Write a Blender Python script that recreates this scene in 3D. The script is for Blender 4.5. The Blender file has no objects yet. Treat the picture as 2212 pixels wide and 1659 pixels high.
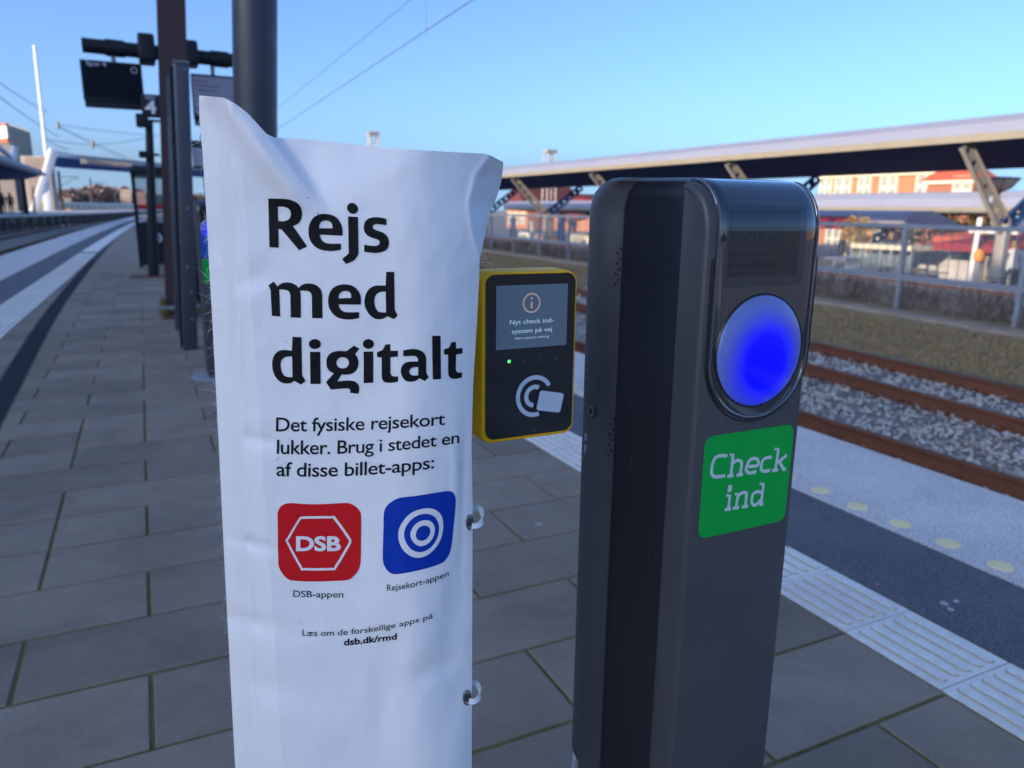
import bpy, bmesh, math, random
import numpy as np
from mathutils import Vector, Matrix, noise
random.seed(7); RNG = np.random.default_rng(7)
sc = bpy.context.scene
R = math.radians
PI = math.pi

# ------------------------------------------------------------------ camera, sky, sun, exposure
EYE = Vector((0.0, 0.0, 1.5)); YAW = R(25.896); PITCH = R(13.084); ROLL = R(0.6456); FPX = 1621.4
_fwd = Vector((math.sin(YAW)*math.cos(PITCH), math.cos(YAW)*math.cos(PITCH), -math.sin(PITCH)))
_rt = Vector((math.cos(YAW), -math.sin(YAW), 0)); _up = _rt.cross(_fwd)
RT = _rt*math.cos(ROLL) + _up*math.sin(ROLL); UP = -_rt*math.sin(ROLL) + _up*math.cos(ROLL)
cam_d = bpy.data.cameras.new("camera"); cam = bpy.data.objects.new("camera", cam_d)
sc.collection.objects.link(cam); sc.camera = cam
cam.matrix_world = Matrix(((RT.x, UP.x, -_fwd.x, EYE.x), (RT.y, UP.y, -_fwd.y, EYE.y), (RT.z, UP.z, -_fwd.z, EYE.z), (0, 0, 0, 1)))
cam_d.sensor_width = 36; cam_d.lens = FPX/2212*36; cam_d.clip_start = 0.05; cam_d.clip_end = 3000
cam_d.dof.use_dof = True; cam_d.dof.focus_distance = 0.93; cam_d.dof.aperture_fstop = 5.8

SUN_EL, SUN_AZ = R(13), R(-106)          # azimuth clockwise from +Y
world = bpy.data.worlds.new("World"); sc.world = world; world.use_nodes = True
wn = world.node_tree.nodes; wl = world.node_tree.links
sky = wn.new("ShaderNodeTexSky"); sky.sky_type = 'NISHITA'; sky.sun_disc = False
sky.sun_elevation = SUN_EL; sky.sun_rotation = SUN_AZ; sky.air_density = 0.6; sky.dust_density = 2.7; sky.ozone_density = 4.0
bg = wn["Background"]; bg.inputs[1].default_value = 0.15
gm = wn.new("ShaderNodeGamma"); gm.inputs[1].default_value = 1.0      # hazy, evenly bright winter sky
gn = wn.new("ShaderNodeMix"); gn.data_type = 'RGBA'; gn.blend_type = 'MULTIPLY'; gn.inputs["Factor"].default_value = 1; gn.inputs["B"].default_value = (0.755, 0.745, 0.76, 1)
tcw = wn.new("ShaderNodeTexCoord"); sx = wn.new("ShaderNodeSeparateXYZ"); cx = wn.new("ShaderNodeCombineXYZ"); mz = wn.new("ShaderNodeMath"); mz.operation = 'MAXIMUM'; mz.inputs[1].default_value = 0.055
wl.new(tcw.outputs["Generated"], sx.inputs[0]); wl.new(sx.outputs[0], cx.inputs[0]); wl.new(sx.outputs[1], cx.inputs[1]); wl.new(sx.outputs[2], mz.inputs[0]); wl.new(mz.outputs[0], cx.inputs[2])
nm_ = wn.new("ShaderNodeVectorMath"); nm_.operation = 'NORMALIZE'; wl.new(cx.outputs[0], nm_.inputs[0]); wl.new(nm_.outputs[0], sky.inputs[0])
wl.new(sky.outputs[0], gm.inputs[0]); wl.new(gm.outputs[0], gn.inputs["A"]); wl.new(gn.outputs["Result"], bg.inputs[0])
sd = bpy.data.lights.new("sun", 'SUN'); sd.energy = 2.0; sd.angle = R(0.5); sd.color = (1.0, 0.80, 0.58)
so = bpy.data.objects.new("sun", sd); sc.collection.objects.link(so)
sdir = Vector((math.sin(SUN_AZ)*math.cos(SUN_EL), math.cos(SUN_AZ)*math.cos(SUN_EL), math.sin(SUN_EL)))
so.rotation_euler = sdir.to_track_quat('Z', 'Y').to_euler()
sc.view_settings.view_transform = 'Standard'; sc.view_settings.look = 'None'
sc.view_settings.gamma = 1; sc.view_settings.use_curve_mapping = False
sc.view_settings.exposure = 1.78

# ------------------------------------------------------------------ measuring helpers (photo pixel in a 2212 x 1659 picture -> place)
def ray(x, y): return _fwd*FPX + RT*(x-1106) - UP*(y-829.5)
def on_z(x, y, z=0.0):
    r = ray(x, y); return EYE + r*((z-EYE.z)/r.z)
def on_y(x, y, Y):
    r = ray(x, y); return EYE + r*(Y/r.y)
def on_x(x, y, X):
    r = ray(x, y); return EYE + r*(X/r.x)
def at(x, y, d): return EYE + ray(x, y)*(d/FPX)
def at_h(x, y, hd):
    r = ray(x, y); return EYE + r*(hd/math.hypot(r.x, r.y))
S = 2212/2560
def PS(x, y): return (x*S, y*S)

# ------------------------------------------------------------------ materials
MATS = {}
def mat(name, col, rough=0.6, metal=0.0, var=0.12, vscale=8.0, bump=0.0, bscale=60.0, spec=0.5, emit=None, coat=0.0, speck=0.0, sscale=300.0, speck_col=None, th=(0.60, 0.72)):
    m = bpy.data.materials.new(name); m.use_nodes = True; MATS[name] = m
    nt = m.node_tree; N = nt.nodes; L = nt.links; b = N["Principled BSDF"]
    b.inputs["Roughness"].default_value = rough; b.inputs["Metallic"].default_value = metal
    b.inputs["Specular IOR Level"].default_value = spec
    if coat: b.inputs["Coat Weight"].default_value = coat; b.inputs["Coat Roughness"].default_value = 0.03; b.inputs["Coat IOR"].default_value = 1.75
    tc = N.new("ShaderNodeTexCoord"); geo = N.new("ShaderNodeNewGeometry")
    src = geo.outputs["Position"]
    cur = None
    if var > 0:
        n = N.new("ShaderNodeTexNoise"); n.inputs["Scale"].default_value = vscale; n.inputs["Detail"].default_value = 6; n.inputs["Roughness"].default_value = 0.6
        L.new(src, n.inputs["Vector"])
        mx = N.new("ShaderNodeMix"); mx.data_type = 'RGBA'
        mx.inputs["A"].default_value = (*[c*(1-var*1.6) for c in col], 1); mx.inputs["B"].default_value = (*[min(1, c*(1+var*1.6)) for c in col], 1)
        L.new(n.outputs["Fac"], mx.inputs["Factor"]); cur = mx.outputs["Result"]
        mr = N.new("ShaderNodeMapRange"); mr.inputs[1].default_value = 0.3; mr.inputs[2].default_value = 0.7
        mr.inputs[3].default_value = max(0.02, rough-0.08); mr.inputs[4].default_value = min(1, rough+0.1)
        L.new(n.outputs["Fac"], mr.inputs[0]); L.new(mr.outputs[0], b.inputs["Roughness"])
    if speck > 0:
        v = N.new("ShaderNodeTexNoise"); v.inputs["Scale"].default_value = sscale; v.inputs["Detail"].default_value = 2
        L.new(src, v.inputs["Vector"])
        cr = N.new("ShaderNodeMapRange"); cr.inputs[1].default_value = th[0]; cr.inputs[2].default_value = th[1]
        L.new(v.outputs["Fac"], cr.inputs[0])
        mu = N.new("ShaderNodeMath"); mu.operation = 'MULTIPLY'; mu.inputs[1].default_value = speck; L.new(cr.outputs[0], mu.inputs[0])
        m2 = N.new("ShaderNodeMix"); m2.data_type = 'RGBA'
        if cur is None: m2.inputs["A"].default_value = (*col, 1)
        else: L.new(cur, m2.inputs["A"])
        m2.inputs["B"].default_value = (*(speck_col or (0.6, 0.6, 0.6)), 1)
        L.new(mu.outputs[0], m2.inputs["Factor"]); cur = m2.outputs["Result"]
    if cur is not None: L.new(cur, b.inputs["Base Color"])
    else: b.inputs["Base Color"].default_value = (*col, 1)
    if bump > 0:
        n2 = N.new("ShaderNodeTexNoise"); n2.inputs["Scale"].default_value = bscale; n2.inputs["Detail"].default_value = 5
        L.new(src, n2.inputs["Vector"])
        bp = N.new("ShaderNodeBump"); bp.inputs["Strength"].default_value = bump; bp.inputs["Distance"].default_value = 0.004
        L.new(n2.outputs["Fac"], bp.inputs["Height"]); L.new(bp.outputs[0], b.inputs["Normal"])
    if emit:
        b.inputs["Emission Color"].default_value = (*emit[0], 1); b.inputs["Emission Strength"].default_value = emit[1]
    return m

M_pav = mat("paver_concrete", (0.255, 0.205, 0.150), 0.75, var=0.16, vscale=5, bump=0.6, bscale=350, speck=0.9, sscale=260, speck_col=(0.50, 0.50, 0.50), th=(0.645, 0.70))
def rand_tint(m, amt):
    """each object a slightly different tone of the same concrete"""
    nt = m.node_tree; N = nt.nodes; L = nt.links; b = N["Principled BSDF"]
    oi = N.new("ShaderNodeObjectInfo"); mr = N.new("ShaderNodeMapRange"); mr.inputs[3].default_value = 1-amt; mr.inputs[4].default_value = 1+amt
    L.new(oi.outputs["Random"], mr.inputs[0])
    lk = b.inputs["Base Color"].links[0]; s0 = lk.from_socket
    mm = N.new("ShaderNodeVectorMath"); mm.operation = 'SCALE'
    L.new(s0, mm.inputs[0]); L.new(mr.outputs[0], mm.inputs["Scale"]); L.new(mm.outputs[0], b.inputs["Base Color"])
rand_tint(M_pav, 0.15)
def stains(m, scale, amt):
    nt = m.node_tree; N = nt.nodes; L = nt.links; b = N["Principled BSDF"]; g_ = N.new("ShaderNodeNewGeometry")
    n = N.new("ShaderNodeTexNoise"); n.inputs["Scale"].default_value = scale; n.inputs["Detail"].default_value = 8; n.inputs["Roughness"].default_value = .7; n.inputs["Distortion"].default_value = .6
    L.new(g_.outputs["Position"], n.inputs["Vector"]); mr = N.new("ShaderNodeMapRange"); mr.inputs[1].default_value = .35; mr.inputs[2].default_value = .65; mr.inputs[3].default_value = 1-amt; mr.inputs[4].default_value = 1+amt*.6
    L.new(n.outputs["Fac"], mr.inputs[0]); s0 = b.inputs["Base Color"].links[0].from_socket; mm = N.new("ShaderNodeVectorMath"); mm.operation = 'SCALE'
    L.new(s0, mm.inputs[0]); L.new(mr.outputs[0], mm.inputs["Scale"]); L.new(mm.outputs[0], b.inputs["Base Color"])
stains(M_pav, 1.6, .22)
M_joint = mat("joint_moss", (0.155, 0.135, 0.045), 0.95, var=0.5, vscale=12, bump=0.8, bscale=200)
M_tact = mat("tactile_concrete", (0.88, 0.84, 0.76), 0.75, var=0.14, vscale=25, bump=0.5, bscale=260, speck=0.35, sscale=70, speck_col=(0.5, 0.46, 0.38), th=(0.58, 0.68))
rand_tint(M_tact, 0.05)
M_groove = mat("groove_dirt", (0.44, 0.39, 0.28), 0.9, var=0.3, vscale=40)
M_gran = mat("granite_edge", (0.80, 0.76, 0.70), 0.7, var=0.10, vscale=3, bump=0.5, bscale=300, speck=0.9, sscale=120, speck_col=(0.34, 0.335, 0.34), th=(0.47, 0.60))
M_dark = mat("dark_granite", (0.080, 0.080, 0.092), 0.7, var=0.16, vscale=4, bump=0.5, bscale=300, speck=0.8, sscale=130, speck_col=(0.25, 0.25, 0.27), th=(0.50, 0.64))
M_drain = mat("drain_iron", (0.026, 0.030, 0.044), 0.85, var=0.2)
M_dot = mat("yellow_dot", (0.92, 0.76, 0.40), 0.75, var=0.10, vscale=40, bump=0.3, bscale=300)
M_gum = mat("chewing_gum", (0.35, 0.38, 0.40), 0.8, var=0.1)
M_conc = mat("concrete", (0.42, 0.41, 0.41), 0.85, var=0.22, vscale=2.5, bump=0.5, bscale=60)
M_ball = mat("ballast_stone", (0.52, 0.50, 0.47), 0.85, var=0.35, vscale=14, bump=0.4, bscale=120, speck=0.75, sscale=5, speck_col=(0.27, 0.19, 0.13), th=(0.50, 0.68))
M_ballbed = mat("ballast_bed", (0.20, 0.19, 0.17), 0.95, var=0.5, vscale=22, bump=1.0, bscale=40)
M_rust = mat("rusty_rail", (0.155, 0.056, 0.028), 0.75, var=0.28, vscale=9, bump=0.4, bscale=120)
M_railtop = mat("rail_head", (0.17, 0.095, 0.05), 0.55, metal=0.3, var=0.2, vscale=6)
stains(M_gran, 1.3, .14); stains(M_dark, 2.0, .2); stains(M_tact, 3.0, .12)
M_sleeper = mat("sleeper_concrete", (0.17, 0.165, 0.16), 0.85, var=0.2, vscale=9, bump=0.4)
M_grass = mat("grass_blade", (0.29, 0.205, 0.10), 0.9, var=0.3, vscale=1.6)
M_soil = mat("grass_soil", (0.22, 0.18, 0.10), 0.95, var=0.4, vscale=2.2, bump=0.8, bscale=20)
M_asph = mat("asphalt", (0.17, 0.17, 0.175), 0.85, var=0.2, vscale=1.5, bump=0.3, bscale=90)
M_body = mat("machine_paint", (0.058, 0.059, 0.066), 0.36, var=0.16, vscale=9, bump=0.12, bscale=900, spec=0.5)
M_bodyshade = mat("machine_channel_shade", (0.009, 0.010, 0.015), 0.34, var=0.0)
M_glass = mat("smoked_acrylic", (0.012, 0.014, 0.018), 0.05, var=0.0, spec=1.0, coat=1.0)
M_screen = mat("dead_screen", (0.004, 0.010, 0.014), 0.22, var=0.0, spec=0.1, coat=1.0)
M_ghost = mat("ghost_lettering", (0.03, 0.036, 0.042), 0.3, var=0.0)
M_frame = mat("screen_surround", (0.022, 0.028, 0.036), 0.3, var=0.0, spec=0.1, coat=1.0)
M_rimc = mat("acrylic_edge", (0.05, 0.058, 0.07), 0.12, var=0.0, spec=0.8, coat=1.0)
M_bez = mat("black_plastic", (0.010, 0.011, 0.014), 0.25, var=0.1, vscale=30, spec=0.6)
M_green = mat("green_sticker", (0.0, 0.36, 0.052), 0.5, var=0.03, spec=0.2)
M_stw = mat("sticker_lettering", (0.52, 0.60, 0.66), 0.5, var=0.0)
M_hole = mat("hole", (0.002, 0.002, 0.003), 0.9, var=0)
M_steel = mat("steel_lock", (0.30, 0.31, 0.32), 0.3, metal=0.9, var=0.1, vscale=80)
M_paper = mat("paper_scrap", (0.5, 0.53, 0.55), 0.8, var=0.15, vscale=60)
M_yel = mat("yellow_plastic", (1.0, 0.50, 0.001), 0.45, var=0.02, vscale=20, spec=0.25)
M_rglass = mat("reader_glass", (0.012, 0.013, 0.015), 0.16, var=0.0, spec=0.6)
M_rscr = mat("reader_screen", (0.035, 0.06, 0.09), 0.25, var=0.0, emit=((0.05, 0.09, 0.15), 0.18))
M_rtxt = mat("reader_text", (0.3, 0.42, 0.5), 0.4, var=0.0, emit=((0.5, 0.68, 0.82), 0.13))
M_rinfo = mat("reader_info_icon", (0.35, 0.25, 0.22), 0.4, var=0.0, emit=((0.62, 0.42, 0.38), 0.09))
M_rwhite = mat("reader_white_print", (0.52, 0.62, 0.72), 0.4, var=0.0)
M_led = mat("green_led", (0.05, 0.4, 0.08), 0.3, var=0.0, emit=((0.05, 0.9, 0.15), 0.6))
M_ledoff = mat("led_off", (0.06, 0.065, 0.07), 0.2, var=0.0)
M_ink = mat("black_print", (0.008, 0.008, 0.010), 0.6, var=0.0, spec=0.15)
M_ink2 = mat("dark_print", (0.008, 0.010, 0.014), 0.6, var=0.0, spec=0.15)
M_red = mat("red_print", (0.62, 0.008, 0.014), 0.55, var=0.03, spec=0.2)
M_blue = mat("blue_print", (0.001, 0.040, 0.38), 0.55, var=0.03, spec=0.2)
M_white = mat("white_print", (0.80, 0.80, 0.80), 0.5, var=0.0)
M_zip = mat("nylon_tie", (0.62, 0.68, 0.70), 0.35, var=0.05)
M_pole = mat("dark_pole_paint", (0.032, 0.038, 0.055), 0.42, var=0.1, vscale=5)
M_post = mat("anthracite_post", (0.060, 0.064, 0.080), 0.38, metal=0.2, var=0.12, vscale=6)
M_brown = mat("rust_brown_mast", (0.052, 0.028, 0.030), 0.7, var=0.25, vscale=5, bump=0.3)
M_black = mat("black_housing", (0.011, 0.014, 0.022), 0.5, var=0.08, spec=0.3)
M_sdark = mat("dark_screen", (0.002, 0.004, 0.012), 0.5, var=0, spec=0.15)
M_slit = mat("grey_screen", (0.26, 0.26, 0.34), 0.35, var=0.05, vscale=6)
M_navy = mat("navy_panel", (0.014, 0.018, 0.034), 0.5, var=0.05, spec=0.3)
M_wht = mat("white_paint", (0.72, 0.73, 0.75), 0.5, var=0.05)
M_galv = mat("galvanised_steel", (0.25, 0.28, 0.33), 0.5, metal=0.15, var=0.12, vscale=6)
M_roof = mat("zinc_roof", (0.235, 0.25, 0.32), 0.5, metal=0.0, var=0.06, vscale=1.2)
M_cream = mat("cream_gutter", (0.24, 0.215, 0.165), 0.6, var=0.12, vscale=2)
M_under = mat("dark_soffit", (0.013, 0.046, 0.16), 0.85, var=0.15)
M_bracket = mat("bracket_steel", (0.28, 0.26, 0.235), 0.6, metal=0.1, var=0.12, vscale=5)
M_brick = mat("orange_brick", (0.40, 0.165, 0.085), 0.85, var=0.2, vscale=2.0, bump=0.3)
M_brick2 = mat("red_brick", (0.30, 0.12, 0.075), 0.85, var=0.22, vscale=2.0)
M_tile = mat("red_roof_tile", (0.42, 0.09, 0.045), 0.8, var=0.2, vscale=3)
M_tiledk = mat("dark_red_tile", (0.10, 0.022, 0.026), 0.8, var=0.2, vscale=3)
M_creamw = mat("cream_joinery", (0.62, 0.57, 0.42), 0.6, var=0.05)
M_pane = mat("window_pane", (0.30, 0.31, 0.27), 0.15, var=0.1)
M_redcl = mat("red_canvas", (0.26, 0.02, 0.03), 0.8, var=0.15, vscale=2)
M_twig = mat("bare_twig", (0.20, 0.155, 0.135), 0.9, var=0.3, vscale=2)
M_yleaf = mat("yellow_leaf", (0.38, 0.25, 0.06), 0.85, var=0.3, vscale=3)
M_gleaf = mat("hedge_leaf", (0.08, 0.11, 0.03), 0.85, var=0.3, vscale=3)
M_far = mat("far_wood", (0.25, 0.18, 0.135), 0.9, var=0.4, vscale=0.12)
M_glz = mat("shelter_glass", (0.10, 0.16, 0.16), 0.1, var=0.05)
M_skin = mat("skin", (0.42, 0.25, 0.18), 0.6, var=0.03)
M_hair = mat("hair", (0.25, 0.16, 0.07), 0.7, var=0.1)
M_cldk = mat("dark_clothes", (0.012, 0.014, 0.025), 0.8, var=0.1)
M_clgr = mat("pale_clothes", (0.42, 0.43, 0.45), 0.8, var=0.1)
M_redb = mat("red_band", (0.45, 0.01, 0.02), 0.5, var=0.0)
M_blueb = mat("blue_sticker", (0.0, 0.08, 0.45), 0.4, var=0.0)
M_orange = mat("orange_sign", (0.75, 0.25, 0.01), 0.5, var=0.0)
M_lamp_g = mat("lamp_bowl_glass", (0.80, 0.80, 0.70), 0.25, var=0.05)

def transl(m, w):
    b = m.node_tree.nodes["Principled BSDF"]; b.inputs["Transmission Weight"].default_value = w
def see_through(name, tint, alpha, rough=0.1):
    m = bpy.data.materials.new(name); m.use_nodes = True; nt = m.node_tree; N = nt.nodes; L = nt.links
    b = N["Principled BSDF"]; b.inputs["Base Color"].default_value = (*tint, 1); b.inputs["Roughness"].default_value = rough
    tr = N.new("ShaderNodeBsdfTransparent"); mx = N.new("ShaderNodeMixShader"); mx.inputs[0].default_value = alpha
    L.new(tr.outputs[0], mx.inputs[1]); L.new(b.outputs[0], mx.inputs[2]); L.new(mx.outputs[0], N["Material Output"].inputs[0])
    return m
M_pglass = see_through("clear_pane", (0.25, 0.32, 0.33), 0.35)
M_mesh = see_through("wire_mesh", (0.30, 0.33, 0.36), 0.22, 0.5)

M_scuff = mat("dirt_fleck", (0.22, 0.21, 0.20), 0.9, var=0)
# white tarpaulin: fine woven relief, slightly creased
def make_cloth():
    m = mat("white_tarpaulin", (0.86, 0.86, 0.86), 0.5, var=0.02, vscale=5, spec=0.4)
    nt = m.node_tree; N = nt.nodes; L = nt.links; b = N["Principled BSDF"]
    uv = N.new("ShaderNodeTexCoord")
    n1 = N.new("ShaderNodeTexNoise"); n1.inputs["Scale"].default_value = 14; n1.inputs["Detail"].default_value = 3
    L.new(uv.outputs["Object"], n1.inputs["Vector"])
    mp = N.new("ShaderNodeMapping"); mp.inputs["Scale"].default_value = (40, 40, 900)
    L.new(uv.outputs["Object"], mp.inputs[0])
    n2 = N.new("ShaderNodeTexNoise"); n2.inputs["Scale"].default_value = 1.0; n2.inputs["Detail"].default_value = 2
    L.new(mp.outputs[0], n2.inputs["Vector"])
    b1 = N.new("ShaderNodeBump"); b1.inputs["Strength"].default_value = 0.25; b1.inputs["Distance"].default_value = 0.01
    L.new(n1.outputs["Fac"], b1.inputs["Height"])
    b2 = N.new("ShaderNodeBump"); b2.inputs["Strength"].default_value = 0.45; b2.inputs["Distance"].default_value = 0.0006
    L.new(n2.outputs["Fac"], b2.inputs["Height"]); L.new(b1.outputs[0], b2.inputs["Normal"])
    L.new(b2.outputs[0], b.inputs["Normal"])
    return m
M_cloth = make_cloth()
# blue lamp: lit diffuser, bright blue core fading to a pale rim
def make_lamp():
    m = bpy.data.materials.new("blue_lamp_diffuser"); m.use_nodes = True; nt = m.node_tree; N = nt.nodes; L = nt.links
    b = N["Principled BSDF"]; b.inputs["Roughness"].default_value = 0.28; b.inputs["Coat Weight"].default_value = 0.35; b.inputs["Coat Roughness"].default_value = 0.06; b.inputs["Specular IOR Level"].default_value = 0.2
    tc = N.new("ShaderNodeTexCoord"); mp = N.new("ShaderNodeMapping"); mp.inputs["Location"].default_value = (-0.002, 0, 0.014)
    L.new(tc.outputs["Object"], mp.inputs[0])
    ln = N.new("ShaderNodeVectorMath"); ln.operation = 'LENGTH'
    fl = N.new("ShaderNodeVectorMath"); fl.operation = 'MULTIPLY'; fl.inputs[1].default_value = (1, 0, 0.9)
    L.new(mp.outputs[0], fl.inputs[0]); L.new(fl.outputs[0], ln.inputs[0])
    cr = N.new("ShaderNodeValToRGB"); e = cr.color_ramp.elements
    mr = N.new("ShaderNodeMapRange"); mr.inputs[1].default_value = 0.0; mr.inputs[2].default_value = 0.085
    L.new(ln.outputs["Value"], mr.inputs[0]); L.new(mr.outputs[0], cr.inputs[0])
    e[0].position = 0.0; e[0].color = (0.0, 0.0, 1.0, 1); e[1].position = 1.0; e[1].color = (0.01, 0.03, 0.09, 1)
    for q_, c_ in ((0.40, (0.0, 0.0, 0.95, 1)), (0.60, (0.004, 0.006, 0.50, 1)), (0.80, (0.012, 0.022, 0.20, 1))): a = e.new(q_); a.color = c_
    L.new(cr.outputs[0], b.inputs["Emission Color"]); b.inputs["Emission Strength"].default_value = 0.36
    c2 = N.new("ShaderNodeValToRGB"); f = c2.color_ramp.elements; L.new(mr.outputs[0], c2.inputs[0])
    f[0].position = 0.40; f[0].color = (0.0, 0.0, 0.10, 1); f[1].position = 0.85; f[1].color = (0.10, 0.13, 0.30, 1)
    L.new(c2.outputs[0], b.inputs["Base Color"])
    return m
M_lamp = make_lamp()

# ------------------------------------------------------------------ object helpers
COL = sc.collection
def link(o, parent=None):
    COL.objects.link(o)
    if parent is not None: o.parent = parent
    return o
def wloc(o):
    v = Vector((0, 0, 0))
    while o is not None: v += o.location; o = o.parent
    return v
def tag(o, label=None, cat=None, group=None, kind=None):
    if label: o['label'] = label
    if cat: o['category'] = cat
    if group: o['group'] = group
    if kind: o['kind'] = kind
    return o
def thing(name, loc, label, cat, group=None):
    o = bpy.data.objects.new(name, None); o.empty_display_size = 0.2; link(o); o.location = loc
    return tag(o, label, cat, group)
class MB:
    def __init__(s): s.v = []; s.f = []; s.mi = []; s.cm = 0
    def add(s, vs, fs):
        n = len(s.v); s.v += [tuple(v) for v in vs]; s.f += [tuple(i+n for i in f) for f in fs]; s.mi += [s.cm]*len(fs); return s
    def box(s, c, d, rz=0.0, taper=1.0):
        cx, cy, cz = c; hx, hy, hz = d[0]/2, d[1]/2, d[2]/2; ca, sa = math.cos(rz), math.sin(rz); vs = []
        for z, k in ((-hz, 1.0), (hz, taper)):
            for x, y in ((-hx, -hy), (hx, -hy), (hx, hy), (-hx, hy)):
                x *= k; y *= k; vs.append((cx+x*ca-y*sa, cy+x*sa+y*ca, cz+z))
        return s.add(vs, [(3, 2, 1, 0), (4, 5, 6, 7), (0, 1, 5, 4), (1, 2, 6, 5), (2, 3, 7, 6), (3, 0, 4, 7)])
    def bar(s, a, b, w, h, upv=(0, 0, 1)):
        a = Vector(a); b = Vector(b); d = (b-a).normalized(); u = Vector(upv)
        sx = d.cross(u)
        if sx.length < 1e-4: sx = d.cross(Vector((0, 1, 0)))
        sx.normalize(); sy = sx.cross(d); vs = []
        for p in (a, b):
            for i, j in ((-1, -1), (1, -1), (1, 1), (-1, 1)): vs.append(p + sx*(i*w/2) + sy*(j*h/2))
        return s.add(vs, [(3, 2, 1, 0), (4, 5, 6, 7), (0, 1, 5, 4), (1, 2, 6, 5), (2, 3, 7, 6), (3, 0, 4, 7)])
    def tube(s, pts, r, seg=8, cap=True):
        pts = [Vector(p) for p in pts]; rs = r if isinstance(r, (list, tuple)) else [r]*len(pts); vs = []; fs = []
        pn = None
        for i, p in enumerate(pts):
            d = (pts[min(i+1, len(pts)-1)] - pts[max(i-1, 0)]).normalized()
            n = (pn - d*pn.dot(d)) if pn is not None else d.orthogonal()
            if n.length < 1e-5: n = d.orthogonal()
            n.normalize(); pn = n; b = d.cross(n)
            for k in range(seg):
                t = 2*PI*k/seg; vs.append(p + (n*math.cos(t)+b*math.sin(t))*rs[i])
        for i in range(len(pts)-1):
            for k in range(seg):
                fs.append((i*seg+k, i*seg+(k+1) % seg, (i+1)*seg+(k+1) % seg, (i+1)*seg+k))
        if cap:
            fs.append(tuple(range(seg))[::-1]); fs.append(tuple(range((len(pts)-1)*seg, len(pts)*seg)))
        return s.add(vs, fs)
    def loft(s, rings, cap=True, closed=True):
        n = len(rings[0]); vs = [p for r_ in rings for p in r_]; fs = []
        for i in range(len(rings)-1):
            for k in range(n if closed else n-1):
                fs.append((i*n+k, i*n+(k+1) % n, (i+1)*n+(k+1) % n, (i+1)*n+k))
        if cap: fs.append(tuple(range(n))[::-1]); fs.append(tuple(range((len(rings)-1)*n, len(rings)*n)))
        return s.add(vs, fs)
    def lathe(s, c, prof, seg=20):
        c = Vector(c); return s.loft([[c + Vector((r_*math.cos(2*PI*k/seg), r_*math.sin(2*PI*k/seg), z)) for k in range(seg)] for r_, z in prof])
    def build(s, name, m, parent=None, bevel=0.0, smooth=False, seg=2, tagd=None):
        me = bpy.data.meshes.new(name); off = wloc(parent) if parent is not None else Vector((0, 0, 0))
        me.from_pydata([(v[0]-off.x, v[1]-off.y, v[2]-off.z) for v in s.v], [], s.f)
        for mm in (m if isinstance(m, (list, tuple)) else [m]): me.materials.append(mm)
        if isinstance(m, (list, tuple)): me.polygons.foreach_set("material_index", s.mi)
        bm = bmesh.new(); bm.from_mesh(me); bmesh.ops.recalc_face_normals(bm, faces=bm.faces)
        if bevel:
            es = [e for e in bm.edges if len(e.link_faces) == 2 and e.calc_face_angle(0) > 0.6]
            bmesh.ops.bevel(bm, geom=es, offset=bevel, segments=seg, profile=0.5, affect='EDGES')
        bm.to_mesh(me); bm.free()
        if smooth or bevel:
            me.shade_smooth()
            try: me.set_sharp_from_angle(angle=R(38))
            except Exception: pass
        o = bpy.data.objects.new(name, me); link(o, parent)
        if tagd: tag(o, **tagd)
        return o
def mesh_obj(name, verts, faces, m, parent=None, smooth=False):
    b = MB(); b.add(verts, faces); me = bpy.data.meshes.new(name); off = wloc(parent) if parent is not None else Vector((0, 0, 0))
    me.from_pydata([(v[0]-off.x, v[1]-off.y, v[2]-off.z) for v in verts], [], faces); me.materials.append(m)
    if smooth: me.shade_smooth()
    o = bpy.data.objects.new(name, me); link(o, parent); return o
def copy_tree(o, parent=None):
    c = o.copy(); COL.objects.link(c); c.parent = parent
    for ch in list(o.children): copy_tree(ch, c)
    return c
def circle(cx, cy, r, n=24, sx=1.0): return [(cx+r*sx*math.cos(2*PI*k/n), cy+r*math.sin(2*PI*k/n)) for k in range(n)]
def smooth_path(pts, closed=True, sub=6):
    """Catmull-Rom through the points; a point with a third entry is a corner"""
    n = len(pts); out = []
    for i in range(n if closed else n-1):
        p1 = pts[i]; p2 = pts[(i+1) % n]
        p0 = pts[(i-1) % n] if (closed or i > 0) else p1
        p3 = pts[(i+2) % n] if (closed or i+2 < n) else p2
        if len(p1) > 2 and len(p2) > 2: out.append(p1[:2]); continue
        if len(p1) > 2: p0 = p1
        if len(p2) > 2: p3 = p2
        for k in range(sub):
            t = k/sub; q = []
            for a in (0, 1):
                q.append(0.5*((2*p1[a]) + (-p0[a]+p2[a])*t + (2*p0[a]-5*p1[a]+4*p2[a]-p3[a])*t*t + (-p0[a]+3*p1[a]-3*p2[a]+p3[a])*t**3))
            out.append(tuple(q))
    if not closed: out.append(pts[-1][:2])
    return out
def fill_loops(loops):
    """2-D filled outline (with holes) -> (verts2d, tris)"""
    cu = bpy.data.curves.new("tmp", 'CURVE'); cu.dimensions = '2D'; cu.fill_mode = 'BOTH'
    for lp in loops:
        sp = cu.splines.new('POLY'); sp.points.add(len(lp)-1)
        for i, p in enumerate(lp): sp.points[i].co = (p[0], -p[1], 0, 1)
        sp.use_cyclic_u = True
    return _to2d(cu, -1)
def _to2d(cu, ysign):
    o = bpy.data.objects.new("tmp", cu); COL.objects.link(o)
    dg = bpy.context.evaluated_depsgraph_get(); me = bpy.data.meshes.new_from_object(o.evaluated_get(dg))
    vs = [(v.co.x, ysign*v.co.y) for v in me.vertices]; fs = [tuple(p.vertices) for p in me.polygons]
    bpy.data.objects.remove(o); bpy.data.meshes.remove(me)
    return vs, fs
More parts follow.
